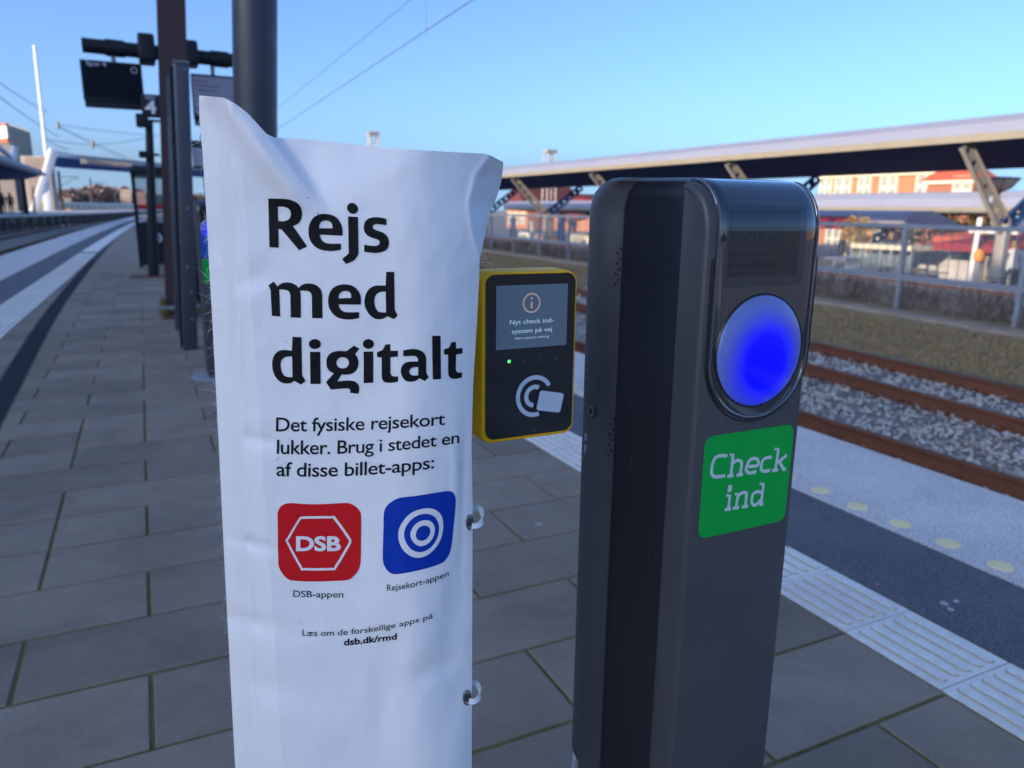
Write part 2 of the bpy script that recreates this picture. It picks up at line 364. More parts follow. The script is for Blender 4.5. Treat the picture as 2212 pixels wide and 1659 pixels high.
def text2d(body, bold=0.0, spacing=1.0, shear=0.0):
    cu = bpy.data.curves.new("tmp", 'FONT'); cu.body = body; cu.size = 1.0; cu.offset = bold; cu.space_character = spacing; cu.shear = shear
    cu.resolution_u = 4
    vs, fs = _to2d(cu, 1)
    x0 = min(v[0] for v in vs); x1 = max(v[0] for v in vs)
    return [((v[0]-x0)/(x1-x0), v[1]) for v in vs], fs
def cut_grid(vs, fs, step):
    bm = bmesh.new(); bv = [bm.verts.new((v[0], v[1], 0)) for v in vs]
    for f in fs:
        try: bm.faces.new([bv[i] for i in f])
        except ValueError: pass
    for ax in (0, 1):
        lo = min(v[ax] for v in vs); hi = max(v[ax] for v in vs); k = math.floor(lo/step)+1
        while k*step < hi:
            no = (1, 0, 0) if ax == 0 else (0, 1, 0); co = (k*step, 0, 0) if ax == 0 else (0, k*step, 0)
            bmesh.ops.bisect_plane(bm, geom=list(bm.verts)+list(bm.edges)+list(bm.faces), dist=1e-4, plane_co=co, plane_no=no); k += 1
    bm.verts.ensure_lookup_table(); bm.verts.index_update()
    v2 = [(v.co.x, v.co.y) for v in bm.verts]; f2 = [tuple(v.index for v in f.verts) for f in bm.faces]; bm.free()
    return v2, f2
def stroke(paths, w):
    """2-D polylines -> ribbons with round joints, in plane units"""
    vs = []; fs = []
    for pts in paths:
        n0 = len(vs); n = len(pts)
        for i, p in enumerate(pts):
            a = pts[max(i-1, 0)]; b = pts[min(i+1, n-1)]; dx, dy = b[0]-a[0], b[1]-a[1]; L = math.hypot(dx, dy) or 1
            nx, ny = -dy/L*w/2, dx/L*w/2; vs += [(p[0]+nx, p[1]+ny), (p[0]-nx, p[1]-ny)]
        for i in range(n-1): fs.append((n0+2*i, n0+2*i+1, n0+2*i+3, n0+2*i+2))
    return vs, fs

# ================================================================== SETTING
def interp(y, tab):
    ys = [t[0] for t in tab]; xs = [t[1] for t in tab]
    if y <= ys[0]: return xs[0]
    for i in range(len(ys)-1):
        if y <= ys[i+1]:
            t = (y-ys[i])/(ys[i+1]-ys[i]); return xs[i]+(xs[i+1]-xs[i])*t
    return xs[-1]+(y-ys[-1])*(xs[-1]-xs[-2])/(ys[-1]-ys[-2])
def curve_y(y, tab):      # smoothed
    return sum(interp(y+d, tab)*w for d, w in ((-3, .15), (-1.5, .2), (0, .3), (1.5, .2), (3, .15)))
T_IN = [(-6, -1.62), (10, -1.58), (18, -1.47), (31, -1.33), (50, -.95), (74, -.30), (105, .95), (150, 3.6), (220, 9.5)]
T_DR = [(-6, -.98), (5.8, -.97), (8.5, -1.10), (13.3, -1.20), (21, -1.22), (37, -1.15), (82, -.30), (105, 1.15), (150, 3.9), (220, 9.9)]
def Lin(y, off=0.0): return curve_y(y, T_IN) - off
def Ldr(y): return curve_y(y, T_DR)
YS = [-60, -40, -25, -12]+list(np.arange(-6, 30, 1.5)) + list(np.arange(30, 110, 5)) + list(np.arange(110, 221, 10))
def strip(name, fa, fb, z, m, ys=YS, parent=None, thick=0.0, kind=None):
    vs = []; fs = []
    for y in ys: vs += [(fa(y), y, z), (fb(y), y, z)]
    for i in range(len(ys)-1): fs.append((2*i, 2*i+1, 2*i+3, 2*i+2))
    if thick:
        n = len(vs)
        for y in ys: vs += [(fa(y), y, z-thick), (fb(y), y, z-thick)]
        for i in range(len(ys)-1):
            fs.append((2*i+1, n+2*i+1, n+2*i+3, 2*i+3)); fs.append((2*i, 2*i+2, n+2*i+2, n+2*i))
        fs.append((0, n, n+1, 1))
    o = mesh_obj(name, vs, fs, m, parent)
    if kind: tag(o, kind=kind)
    return o

# ground at track level and at the bus terminal, out to the horizon
RAILZ = -0.62
g = MB(); g.add([(-700, -300, -1.30), (900, -300, -1.30), (900, 1400, -1.30), (-700, 1400, -1.30)], [(0, 1, 2, 3)])
tag(g.build("ground", M_asph), kind='structure')

U = 0.3945; ROW0 = 1.6965; COL0 = -0.104; TACT0 = 2.200; TACT1 = 2.560; GR0 = 3.150; GR1 = 4.140
plat = strip("platform", lambda y: Lin(y, 2.42), lambda y: GR1-0.03 if y < 60 else GR1-0.03+(y-60)*0.06, -0.0065, M_joint, thick=1.2, kind='structure')

gd = strip("granite_edge", lambda y: GR0+0.003, lambda y: GR1 if y < 60 else GR1+(y-60)*.06, 0.001, M_gran, parent=plat, thick=0.16)
dk = strip("dark_granite_band", lambda y: TACT1+0.004, lambda y: GR0-0.003, -0.001, M_dark, parent=plat)
strip("granite_edge", lambda y: Lin(y, 2.45), lambda y: Lin(y, 1.18)-.003, 0.001, M_gran, parent=plat, thick=0.16)
strip("dark_granite_band", lambda y: Lin(y, 1.18), lambda y: Lin(y, .52)-.004, -0.001, M_dark, parent=plat)
# drain: slotted channel
drain = strip("drain_channel", lambda y: Ldr(y)-.17, lambda y: Ldr(y), -0.006, M_drain, parent=plat)
b = MB()
for i in range(420):
    y = 3.0+i*0.05; x = Ldr(y)
    b.bar((x-.155, y, -.003), (x-.095, y, -.003), .022, .006); b.bar((x-.075, y, -.003), (x-.015, y, -.003), .022, .006)
o = b.build("grate_bar", M_drain, drain); tag(o, kind='stuff')
b = MB()
for s0 in (-.172, -.085, 0):
    b.add(*(lambda ys: ([(Ldr(y)+s0+dx, y, 0.0015) for y in ys for dx in (-.004, .004)], [(2*i, 2*i+1, 2*i+3, 2*i+2) for i in range(len(ys)-1)]))(YS))
b.build("drain_rim", M_drain, drain)
# pavers: each one a slab with softened arrises
def paver_mesh(L, W=U, z=0.0):
    j = 0.0072; bm = bmesh.new(); b_ = MB(); b_.box((0, 0, -0.02), (L-2*j, W-2*j, 0.04)); me = bpy.data.meshes.new("paver")
    me.from_pydata(b_.v, [], b_.f); bm.from_mesh(me); bmesh.ops.recalc_face_normals(bm, faces=bm.faces)
    es = [e for e in bm.edges if all(v.co.z > -0.001 for v in e.verts)]
    bmesh.ops.bevel(bm, geom=es, offset=0.0035, segments=1, profile=.5, affect='EDGES'); bm.to_mesh(me); bm.free(); me.materials.append(M_pav); return me
PM = {}
def paver_me(L):
    k = round(L, 3)
    if k not in PM: PM[k] = paver_mesh(k)
    return PM[k]
slabs = []
def lay_row(k, xa, xb, extra=()):
    y = ROW0+U*k+U/2; par = k % 2
    js = [COL0+U*j for j in range(-14, 8) if (j % 2) == (1-par) and xa+.05 < COL0+U*j < xb-.05]
    js += [COL0+U*j for j in extra if xa+.05 < COL0+U*j < xb-.05]
    ed = [xa]+sorted(js)+[xb]
    for a_, b_ in zip(ed, ed[1:]): slabs.append(((a_+b_)/2, y, b_-a_))
for k in range(-6, 72):
    y = ROW0+U*k+U/2
    ex = {5: (-1,), 9: (-1,), 14: (0,), 19: (0,), 11: (2,), -2: (0,)}.get(k, ())
    if k % 7 == 3 and k > 8: ex = ex+(0,)
    lay_row(k, Ldr(y)+.006, TACT0-.004, ex)
    if k > 4: lay_row(k, Lin(y)+.004, Ldr(y)-.176)
def vis_key(s_):
    return math.hypot(s_[0], s_[1]) + (50 if s_[1] < 0.3 else 0)
slabs.sort(key=vis_key)
far = MB()
for i, (x, y, L) in enumerate(slabs):
    dz = RNG.uniform(-.0015, .0008)
    if i < 300:
        o = bpy.data.objects.new("paver", paver_me(L)); link(o, plat); o.location = (x, y, dz)
        o.rotation_euler = (RNG.uniform(-.003, .003), RNG.uniform(-.003, .003), RNG.uniform(-.002, .002))
    else:
        far.box((x, y, -.02+dz), (L-.014, U-.014, .04))
tag(far.build("paver", M_pav, plat), kind='stuff')
strip('far_paving', lambda y: Ldr(y)+.004, lambda y: TACT0-.004, -.002, M_pav, ys=[-60, -30, -10, -.72], parent=plat)
strip('tactile_strip', lambda y: TACT0, lambda y: TACT1, 0, M_tact, ys=[-60, -30, -.3], parent=plat)
vs_ = YS[-33:]; ysf = [y for y in YS if y > 29.5]
strip("far_paving", lambda y: Lin(y)+.004, lambda y: Ldr(y)-.176, -.002, M_pav, ys=ysf, parent=plat)
strip("far_paving", lambda y: Ldr(y)+.004, lambda y: TACT0-.004 if y < 60 else TACT0+(y-60)*.06, -.002, M_pav, ys=ysf, parent=plat)
strip("tactile_strip", lambda y: TACT0 if y < 60 else TACT0+(y-60)*.06, lambda y: TACT1 if y < 60 else TACT1+(y-60)*.06, 0, M_tact, ys=ysf, parent=plat)
# tactile tiles: five raised ribs, each outlined by a groove
def tact_mesh(W, Ln, nr=5, short=False):
    b_ = MB(); b_.box((0, 0, -0.021), (W-.006, Ln-.006, .04))
    pitch = (W-.05)/nr
    for i in range(nr):
        x = -W/2+.025+pitch*(i+.5); hw = pitch*.30; pts = []
        segs = [(-Ln/2+.02, Ln/2-.02)] if not short else [(-Ln/2+.015+q*(Ln-.03)/3, -Ln/2+.015+(q+1)*(Ln-.03)/3-.03) for q in range(3)]
        for y0, y1 in segs:
            for lvl, (sh, z) in enumerate(((0.0, -.0008), (.0048, .0046))):
                ring = []
                for q in range(7): t = PI*q/6; ring.append((x+(hw-sh)*math.cos(t), y1-hw+(hw-sh)*math.sin(t), z))
                for q in range(7): t = PI+PI*q/6; ring.append((x+(hw-sh)*math.cos(t), y0+hw+(hw-sh)*math.sin(t), z))
                pts.append(ring)
            n0 = len(b_.v); b_.cm = 1; b_.loft(pts[-2:], cap=False); b_.cm = 0; n = 14
            b_.f.append(tuple(range(n0+n, n0+2*n))); b_.mi.append(0)
    me = bpy.data.meshes.new("tactile_tile"); me.from_pydata(b_.v, [], b_.f)
    bm = bmesh.new(); bm.from_mesh(me); bmesh.ops.recalc_face_normals(bm, faces=bm.faces); bm.to_mesh(me); bm.free()
    me.materials.append(M_tact); me.materials.append(M_groove); me.polygons.foreach_set('material_index', b_.mi); return me
TM = tact_mesh(TACT1-TACT0, .3805); TM2 = tact_mesh(.515, .39, 6, True)
k = -4
while 1.322+k*.3805 < 30:
    y = 1.322+k*.3805+.19
    if k < 36:
        o = bpy.data.objects.new("tactile_tile", TM); link(o, plat); o.location = ((TACT0+TACT1)/2, y, RNG.uniform(-.0005, .001))
    k += 1
strip("tactile_strip", lambda y: TACT0, lambda y: TACT1, 0, M_tact, ys=[15, 30], parent=plat)
for k in range(56):
    y = 6.0+k*.395
    o = bpy.data.objects.new("tactile_tile", TM2); link(o, plat); o.location = (Lin(y)-.26, y, RNG.uniform(-.0005, .001))
    o.rotation_euler = (0, 0, -math.atan2(Lin(y+1)-Lin(y-1), 2))
strip("tactile_strip", lambda y: Lin(y, .518), lambda y: Lin(y, .002), 0, M_tact, ys=[y for y in YS if y > 27], parent=plat)
dotm = MB(); dotm.loft([[(x, y, 0.0) for x, y in circle(0, 0, .052, 22)], [(x, y, .0035) for x, y in circle(0, 0, .050, 22)]])
d0 = None
for i in range(26):
    y = 0.79+i*.249
    if d0 is None: d0 = dotm.build("yellow_dot", M_dot, plat); o = d0
    else: o = d0.copy(); COL.objects.link(o)
    o.location = (3.258+RNG.uniform(-.004, .004), y, .0015)
b = MB()
for x, y, r_ in ((2.73, 1.68, .017), (2.79, 1.672, .012), (2.71, 1.64, .013), (2.92, 1.43, .006), (2.62, 1.9, .006), (1.62, 3.02, .018), (2.86, 1.25, .007)):
    b.loft([[(px, py, -.0006 if x > 2.6 else .0012) for px, py in circle(x, y, r_, 10)], [(px, py, .0025) for px, py in circle(x, y, r_*.8, 10)]])
tag(b.build("chewing_gum", M_gum, plat), kind='stuff')

# ---------------------------------------------------------------- tracks
def bed(name, fa, fb, z, m, ys=YS):
    o = strip(name, fa, fb, z, m, ys=ys); tag(o, kind='structure'); return o
bed("ballast_bed", lambda y: GR1-.05 if y < 60 else GR1-.05+(y-60)*.06, lambda y: 10.75+.05*(y-5) if y < 60 else 13.5+(y-60)*.08, RAILZ-.20, M_ballbed)
def stones(name, n, fx, y0, y1, z, size, pw=1.6):
    base = np.array([(1, 0, 0), (-1, 0, 0), (0, 1, 0), (0, -1, 0), (0, 0, 1), (0, 0, -1)], float)
    tf = np.array([(0, 2, 4), (2, 1, 4), (1, 3, 4), (3, 0, 4), (2, 0, 5), (1, 2, 5), (3, 1, 5), (0, 3, 5)])
    V = []; F = []
    ys = y0+(y1-y0)*RNG.random(n)**pw
    for i in range(n):
        y = ys[i]; a_, b_ = fx(y); x = a_+(b_-a_)*RNG.random(); s_ = size*RNG.uniform(.55, 1.25)
        q = base*np.array([1, RNG.uniform(.6, 1), RNG.uniform(.5, .9)])*s_+RNG.normal(0, s_*.22, (6, 3))
        t = RNG.random()*6.28; c_, s2 = math.cos(t), math.sin(t)
        q = q@np.array([[c_, s2, 0], [-s2, c_, 0], [0, 0, 1]]) + (x, y, z+RNG.uniform(-.03, .022))
        V.append(q); F.append(tf+6*i)
    V = np.concatenate(V); F = np.concatenate(F)
    me = bpy.data.meshes.new(name); me.vertices.add(len(V)); me.vertices.foreach_set("co", V.ravel())
    me.loops.add(len(F)*3); me.loops.foreach_set("vertex_index", F.ravel()); me.polygons.add(len(F))
    me.polygons.foreach_set("loop_start", np.arange(0, len(F)*3, 3)); me.update(calc_edges=True)
    me.materials.append(M_ball); o = bpy.data.objects.new(name, me); link(o); tag(o, kind='stuff'); return o
tr2 = lambda y: 8.30+.075*(y-4.8)
stones("ballast", 21000, lambda y: (5.0, 10.9+.05*(y-5)), 1.0, 16, RAILZ-.178, .034)
stones("ballast_far", 5000, lambda y: (4.4, 12.0), 16, 60, RAILZ-.15, .06)
def rail_run(name, fx, y0, y1, step, label, lean=0):
    """a rusty flat-bottomed rail with its brown head"""
    t = thing(name, (fx(y0), y0, RAILZ-.17), label, "rail", "rails of the tracks")
    prof = [(-.065, -.172), (.065, -.172), (.065, -.160), (.012, -.142), (.009, -.045), (.034, -.036), (.036, -.008), (.028, 0), (-.028, 0), (-.036, -.008), (-.034, -.036), (-.009, -.045), (-.012, -.142), (-.065, -.160)]
    ys = list(np.arange(y0, y1+.01, step)); b_ = MB()
    b_.loft([[(fx(y)+p, y, RAILZ+q-.003) for p, q in prof] for y in ys]); b_.build("rail_web", M_rust, t)
    b_ = MB(); b_.add([(fx(y)+p, y, RAILZ+.001) for y in ys for p in (-.027, .027)], [(2*i, 2*i+1, 2*i+3, 2*i+2) for i in range(len(ys)-1)])
    b_.build("rail_head", M_railtop, t)
    return t
r_right = [("first rail, brown and rusty, just beyond the pale platform edge on the right", lambda y: 6.36), ("middle rusty rail across the pale ballast on the right", tr2), ("third rusty rail, next to the grass strip on the right", lambda y: tr2(y)+1.45)]
rails = []
for lb, fx in r_right: rails.append(rail_run("rail", fx, 0.6, 60, 3.0, lb))
rails.append(rail_run("rail", lambda y: 4.92, 0.6, 60, 3.0, "near rail hidden close under the pale platform edge"))
# clips and sleepers
clip = MB(); clip.box((.085, 0, .012), (.05, .11, .022)); clip.tube([(.045, -.03, .03), (.08, -.035, .055), (.11, 0, .05), (.09, .035, .045), (.05, .02, .03)], .009, 6); clip.box((.12, .02, .02), (.03, .03, .05))
c0 = None
for ri, (lb, fx) in enumerate(r_right):
    for s_ in (-1, 1):
        for i in range(22):
            y = 1.25+i*.66+(0.2 if ri else 0.05)
            if c0 is None: c0 = clip.build("rail_clip", M_rust); c0.parent = rails[ri]; o = c0
            else: o = c0.copy(); COL.objects.link(o); o.parent = rails[ri]
            o.location = Vector((fx(y), y, RAILZ-.165))-rails[ri].location; o.rotation_euler = (0, 0, 0 if s_ > 0 else PI)
sl = MB()
for i in range(44):
    y = 1.25+i*.66; sl.box((5.64, y+.05, RAILZ-.25), (2.5, .25, .16)); sl.box((tr2(y)+.72, y+.2, RAILZ-.25), (2.5, .25, .16))
tag(sl.build("sleeper", M_sleeper), "grey concrete sleepers half buried in the ballast under the right hand rails", kind='stuff')

# grass strip, pale kerb, fence line
FX = lambda y: 16.0+.12*(y-9.1) if y < 22 else 17.55+.02*(y-22)
gfar = list(np.arange(-4, 62, 2.0))
bed("grass_verge", lambda y: 10.45+.05*(y-5), lambda y: FX(y)+.9, RAILZ-.13, M_soil, ys=gfar)
def blades(name, n, fx, y0, y1, z, h, m, w=.012, pw=1.5):
    V = []; F = []
    for i in range(n):
        y = y0+(y1-y0)*RNG.random()**pw; a_, b_ = fx(y); x = a_+(b_-a_)*RNG.random(); hh = h*RNG.uniform(.4, 1.3); t = RNG.random()*PI
        dx, dy = w*math.cos(t), w*math.sin(t); lx, ly = RNG.normal(0, hh*.5, 2); n0 = len(V)
        V += [(x-dx, y-dy, z), (x+dx, y+dy, z), (x+lx, y+ly, z+hh)]; F.append((n0, n0+1, n0+2))
    o = mesh_obj(name, V, F, m); tag(o, kind='stuff'); return o
def gx(y): return (10.5+.05*(y-5), FX(y)-1.6)
def tufty(y):
    a_, b_ = gx(y); return a_, b_
blades("grass", 30000, tufty, 3, 45, RAILZ-.13, .07, M_grass, w=.016)
kerb = MB()
for i in range(34):
    y = 1.0+i*1.55; kerb.box((FX(y)-.95+RNG.uniform(-.01, .01), y, RAILZ-.12), (.5, 1.5, .12), rz=-.05 if y < 22 else 0)
tag(kerb.build("kerb", mat("pale_dirt", (.30, .25, .20), .95, var=.35, vscale=3, bump=.8, bscale=25)), kind='structure')
bed("terminal_road", lambda y: FX(y)+.9, lambda y: 75, -1.0, M_asph, ys=[-10, 10, 30, 60, 110])

# left hand side: track trench, second curve of tracks and the island platform opposite
T_OP = [(-6, -12.4), (30, -12.6), (60, -12.0), (75.5, -11.2), (86.6, -9.0), (107.5, -6.2), (142, -2.0), (220, 8.0)]
OZ = 0.60
Lop = lambda y: curve_y(y, T_OP)
bed("track_bed_left", lambda y: Lop(y)-.1, lambda y: Lin(y, 2.38), RAILZ-.16, M_ballbed, ys=[y for y in YS if y > 5])
for i, q in enumerate((0.9, 2.4, 5.0, 6.5)):
    ys = [y for y in YS if y > 9]; b_ = MB(); fx = (lambda y, q=q: Lin(y, 2.45)-q)
    t = thing("rail", (fx(10), 10, RAILZ), ["first", "second", "third", "fourth"][i]+" dark rail from the left platform edge, curving away in the trench", "rail", "rails of the tracks")
    b_.loft([[(fx(y)-.035, y, RAILZ-.16), (fx(y)+.035, y, RAILZ-.16), (fx(y)+.035, y, RAILZ), (fx(y)-.035, y, RAILZ)] for y in ys]); b_.build("rail_web", M_rust, t)
opp = strip("opposite_platform", lambda y: Lop(y)-9, lambda y: Lop(y), OZ, M_conc, ys=[y for y in YS if y > 20], kind='structure')
strip("edge_stripe", lambda y: Lop(y)-1.2, lambda y: Lop(y)+.05, OZ+.01, M_gran, ys=[y for y in YS if y > 20], parent=opp, thick=.25)
b = MB()
for i in range(34):
    y = 50+i*3.2; b.box((Lop(y)-.05, y, (OZ-.25+RAILZ-.16)/2), (.35, .5, OZ-.25-RAILZ+.16))
tag(b.build("platform_pier", M_sleeper, opp), kind='stuff')
strip("platform_wall", lambda y: Lop(y)-.9, lambda y: Lop(y)-.6, OZ-.1, M_bez, ys=[y for y in YS if y > 20], parent=opp, thick=1.2)
# unseen building added out of frame, sized so its shade covers the platform
sh = thing("shade_building", (-34, 10, -1), "long unseen brick building added out of frame to the left to shade the platform", "building")
b = MB(); b.box((-36, 40, 5.2), (10, 120, 12.4)); b.build("wall", M_brick2, sh)
b = MB(); b.loft([[(-30.6, -20.4, 11.4), (-41.4, -20.4, 11.4), (-36, -20.4, 14.2)], [(-30.6, 100.4, 11.4), (-41.4, 100.4, 11.4), (-36, 100.4, 14.2)]]); b.build("roof", M_tiledk, sh)
for i in range(13):
    for z in (2.5, 6.5): b = MB(); b.box((-30.98, -15+i*9, z), (.1, 1.8, 2.2)); b.build("window", M_pane, sh)

# ================================================================== CHECK-IN MACHINE
W2 = .1; HT = 1.540
def make_machine(loc, label, group):
    x0, y0 = loc[0], loc[1]
    t = thing("check_in_machine", (x0, y0, 0), label, "ticket machine", group)
    # rear body: section with a recessed side channel, rounded rear top
    half = [(-.096, .048), (-.088, .056), (-.083, .075), (-.082, .12), (-.082, .203), (-.0835, .216), (-.088, .226), (-.094, .235), (-.0985, .245), (-.100, .258), (-.1005, .272), (-.097, .293), (-.089, .308), (-.076, .317), (-.058, .321), (0, .321)]
    sec = half + [(-p, q) for p, q in reversed(half[:-1])]
    rr = .055; zs = [0, .4, .8, 1.2, HT-rr-.02]+[HT-rr+rr*math.sin(a) for a in np.linspace(0, PI/2*.98, 9)]
    rings = []
    for z in zs:
        dz = max(0, z-(HT-rr)); yr = .321-rr+math.sqrt(max(0, rr*rr-dz*dz)); k = 1-.06*(dz/rr)**2
        rings.append([(x0+p*(1 if z < HT-.01 else .985), y0+.048+(q-.048)*(yr-.048)/.273, z+ (q-.048)*.02*(z > HT-rr)) for p, q in sec])
    rings += [[(x0+(p-x0)*.955, y0+.16+(q-y0-.16)*.955, z+.0035) for p, q, z in rings[-1]]]; rings += [[(x0+(p-x0)*.90, y0+.16+(q-y0-.16)*.93, z+.0015) for p, q, z in rings[-1]]]
    b = MB(); b.loft(rings); 
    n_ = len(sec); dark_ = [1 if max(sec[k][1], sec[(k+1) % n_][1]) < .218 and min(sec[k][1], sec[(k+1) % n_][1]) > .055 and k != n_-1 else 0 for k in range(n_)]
    b.mi = [dark_[i % n_] if i < n_*(len(rings)-3) else 0 for i in range(len(b.f))]      # shade of the recessed channel put into a darker colour
    body = b.build("rear_body", [M_body, M_bodyshade], t, smooth=True)
    # front housing, profile rounded at the top front
    prof = [(0, 0)]+[(0, 1.0)]+[(.052-.052*math.cos(a), 1.476+.063*math.sin(a)) for a in np.linspace(0, PI/2, 12)]+[(.056, 1.539), (.056, 0)]
    b = MB(); b.loft([[(x0-W2, y0+p, z) for p, z in prof], [(x0+W2, y0+p, z) for p, z in prof]])
    fh = b.build("front_housing", M_body, t, bevel=.0075, seg=3)
    # smoked acrylic cover, U shaped at its foot, running up and over the hood
    def hood(s_, off):       # arc position above z=1.476
        L = 1.476
        if s_ <= L: return (-off, s_)
        a = min((s_-L)/.0905, 1)*PI/2; return (.052-(.052+off)*math.cos(a), 1.476+(.063+off)*math.sin(a))
    gx0, gx1 = -.080, .092; cxm = (gx0+gx1)/2; hwid = (gx1-gx0)/2; zc = 1.304
    def ushape(hw, n=26):
        rows = []
        for i in range(n+1):
            a = PI/2*i/n; rows.append((zc-hw*math.cos(a)*1.0, hw*math.sin(a)))
        for z in np.linspace(zc+.02, 1.476, 6): rows.append((z, hw))
        for z in np.linspace(1.484, 1.476+.088, 14): rows.append((z, hw))
        return rows
    vs = []; fs = []
    for z, hw in ushape(hwid):
        for q in np.linspace(-1, 1, 25):
            dy, zz = hood(z, .0045*(1-abs(q)**26*.75)); vs.append((x0+cxm+q*hw, y0+dy, zz))
    nr = len(vs)//25
    for i in range(nr-1):
        for j in range(24): fs.append((i*25+j, i*25+j+1, (i+1)*25+j+1, (i+1)*25+j))
    mesh_obj("acrylic_cover", vs, fs, M_glass, t, smooth=True)
    rim = []
    U_ = ushape(hwid+.0015)
    for z, hw in reversed(U_): dy, zz = hood(z, .0022); rim.append((x0+cxm-hw, y0+dy, zz))
    for z, hw in U_[1:]: dy, zz = hood(z, .0022); rim.append((x0+cxm+hw, y0+dy, zz))
    b = MB(); b.tube(rim, .0024, 8); b.build("cover_rim", M_rimc, t, smooth=True)
    # raised lip of the housing under the lamp
    lip = []
    for i in range(31):
        a = PI+PI*i/30; lip.append((x0+cxm+(hwid+.0075)*math.cos(a), y0-.0005, zc+(hwid+.0075)*math.sin(a)))
    b = MB(); b.tube([(lip[0][0], y0, 1.44)]+lip+[(lip[-1][0], y0, 1.44)], .0020, 8); b.build("housing_lip", M_bez, t, smooth=True)
    # round blue lamp
    b = MB(); R0 = .0765; cz = 1.312; cx = x0+.0025
    b.loft([[(cx+R0*k*math.cos(2*PI*i/48), y0-.0048-d, cz+R0*1.02*k*math.sin(2*PI*i/48)) for i in range(48)] for k, d in ((1, 0), (.985, .0022), (.95, .0042), (.88, .0063), (.78, .0083), (.66, .0100), (.52, .0113), (.38, .0122), (.22, .0127), (.08, .0129))], cap=True)
    lo = b.build("blue_lamp", M_lamp, t, smooth=True)
    lo.data.transform(Matrix.Translation((-.0025, .0048, -cz))); lo.location = (.0025, -.0048, cz)
    b = MB(); b.tube([(cx+(R0+.0012)*math.cos(2*PI*i/48), y0-.0048, cz+(R0*1.02+.0012)*math.sin(2*PI*i/48)) for i in range(49)], .0016, 6, cap=False); b.build("lamp_ring", M_bez, t, smooth=True)
    # screen behind the cover
    def plate(name, xa, xb, za, zb, m, off, par=t):
        zz = list(np.linspace(za, min(zb, 1.476), 3)) + ([z for z in np.linspace(1.48, zb, 6)] if zb > 1.48 else [])
        vs = []; 
        for z in zz: dy, z2 = hood(z, off); vs += [(x0+xa, y0+dy, z2), (x0+xb, y0+dy, z2)]
        return mesh_obj(name, vs, [(2*i, 2*i+1, 2*i+3, 2*i+2) for i in range(len(zz)-1)], m, par)
    fr = plate("screen_surround", -.070, .070, 1.402, 1.506, M_frame, .0047)
    scn = plate("screen", -.0655, .058, 1.416, 1.500, M_screen, .0050)
    def ptext(name, body, x, z, w, h, m, par, yoff, bold=0.0):
        vs, fs = text2d(body, bold); return mesh_obj(name, [(x0+x+u*w, y0-yoff, z+v*h) for u, v in vs], fs, m, par)
    ptext("lettering", "Check ind", -.06, 1.462, .085, .019, M_ghost, scn, .0054)
    ptext("lettering", "Hold kortet", -.064, 1.442, .07, .011, M_ghost, scn, .0054)
    ptext("lettering", "på Det Blå Punkt", -.064, 1.4285, .085, .011, M_ghost, scn, .0054)
    return t
mach = make_machine((.756, .78), "tall dark grey check-in post, right, with blue lamp and green Check ind sticker", "check-in posts on the platform")
mx0, my0 = .756, .78
# green sticker and its lettering on the front
def rrect(x0, z0, x1, z1, r, n=6):
    out = []
    for cx, cz, a0 in ((x1-r, z1-r, 0), (x0+r, z1-r, PI/2), (x0+r, z0+r, PI), (x1-r, z0+r, 3*PI/2)):
        for i in range(n+1): a = a0+PI/2*i/n; out.append((cx+r*math.cos(a), cz+r*math.sin(a)))
    return out
def sticker(t, z0, z1, m, name="green_sticker", y=my0, x=mx0):
    b = MB(); o_ = rrect(x-.079, z0, x+.087, z1, .014)
    b.loft([[(p, y-.0003, q) for p, q in o_], [(p, y-.0011, q) for p, q in o_]]); return b.build(name, m, t)
gs = sticker(mach, 1.043, 1.196, M_green)
CK = lambda pts: [(lambda v: (v.x, v.z))(on_y((1730+x*280/1548)*S, (1050+y*280/1548)*S, my0)) for x, y in pts]
strokes = [
 [(480, 492), (380, 490), (315, 520), (280, 590), (262, 690), (270, 750), (320, 782), (450, 765)],      # C
 [(515, 478), (560, 474), (528, 765)], [(480, 772), (566, 764)],
 [(548, 600), (600, 560), (650, 558), (678, 600), (655, 745)], [(608, 757), (694, 748)],
 [(770, 640), (900, 620), (895, 540), (850, 528), (790, 550), (745, 640), (745, 700), (790, 728), (880, 708)],
 [(1092, 510), (1020, 518), (965, 560), (945, 640), (955, 690), (1000, 704), (1068, 690)],
 [(1132, 398), (1184, 398), (1140, 690)], [(1095, 694), (1180, 685)],
 [(1155, 590), (1215, 550), (1300, 480)], [(1195, 570), (1255, 675)], [(1235, 678), (1286, 674)],
 [(486, 945), (538, 938)],
 [(463, 1040), (512, 1038), (490, 1225)], [(440, 1232), (526, 1222)],
 [(580, 1022), (625, 1016), (596, 1205)], [(552, 1212), (638, 1202)],
 [(618, 1060), (668, 1005), (735, 1000), (738, 1050), (722, 1185)], [(678, 1194), (764, 1184)],
 [(922, 880), (975, 872), (940, 1155)], [(918, 1160), (972, 1152)],
 [(955, 1000), (890, 985), (830, 1020), (812, 1100), (822, 1155), (870, 1165), (935, 1095)],
]
curvy = (0, 3, 5, 6, 17, 21)
lb = MB()
for i, s_ in enumerate(strokes):
    pts = CK(s_)
    if len(s_) > 4: pts = smooth_path(pts, closed=False, sub=5)
    w = .0050 if i != 12 else .0105
    vs, fs = stroke([pts], w); lb.add([(x, my0-.0013-.00004*i, z) for x, z in vs], fs)
lb.build("sticker_lettering", M_stw, mach)
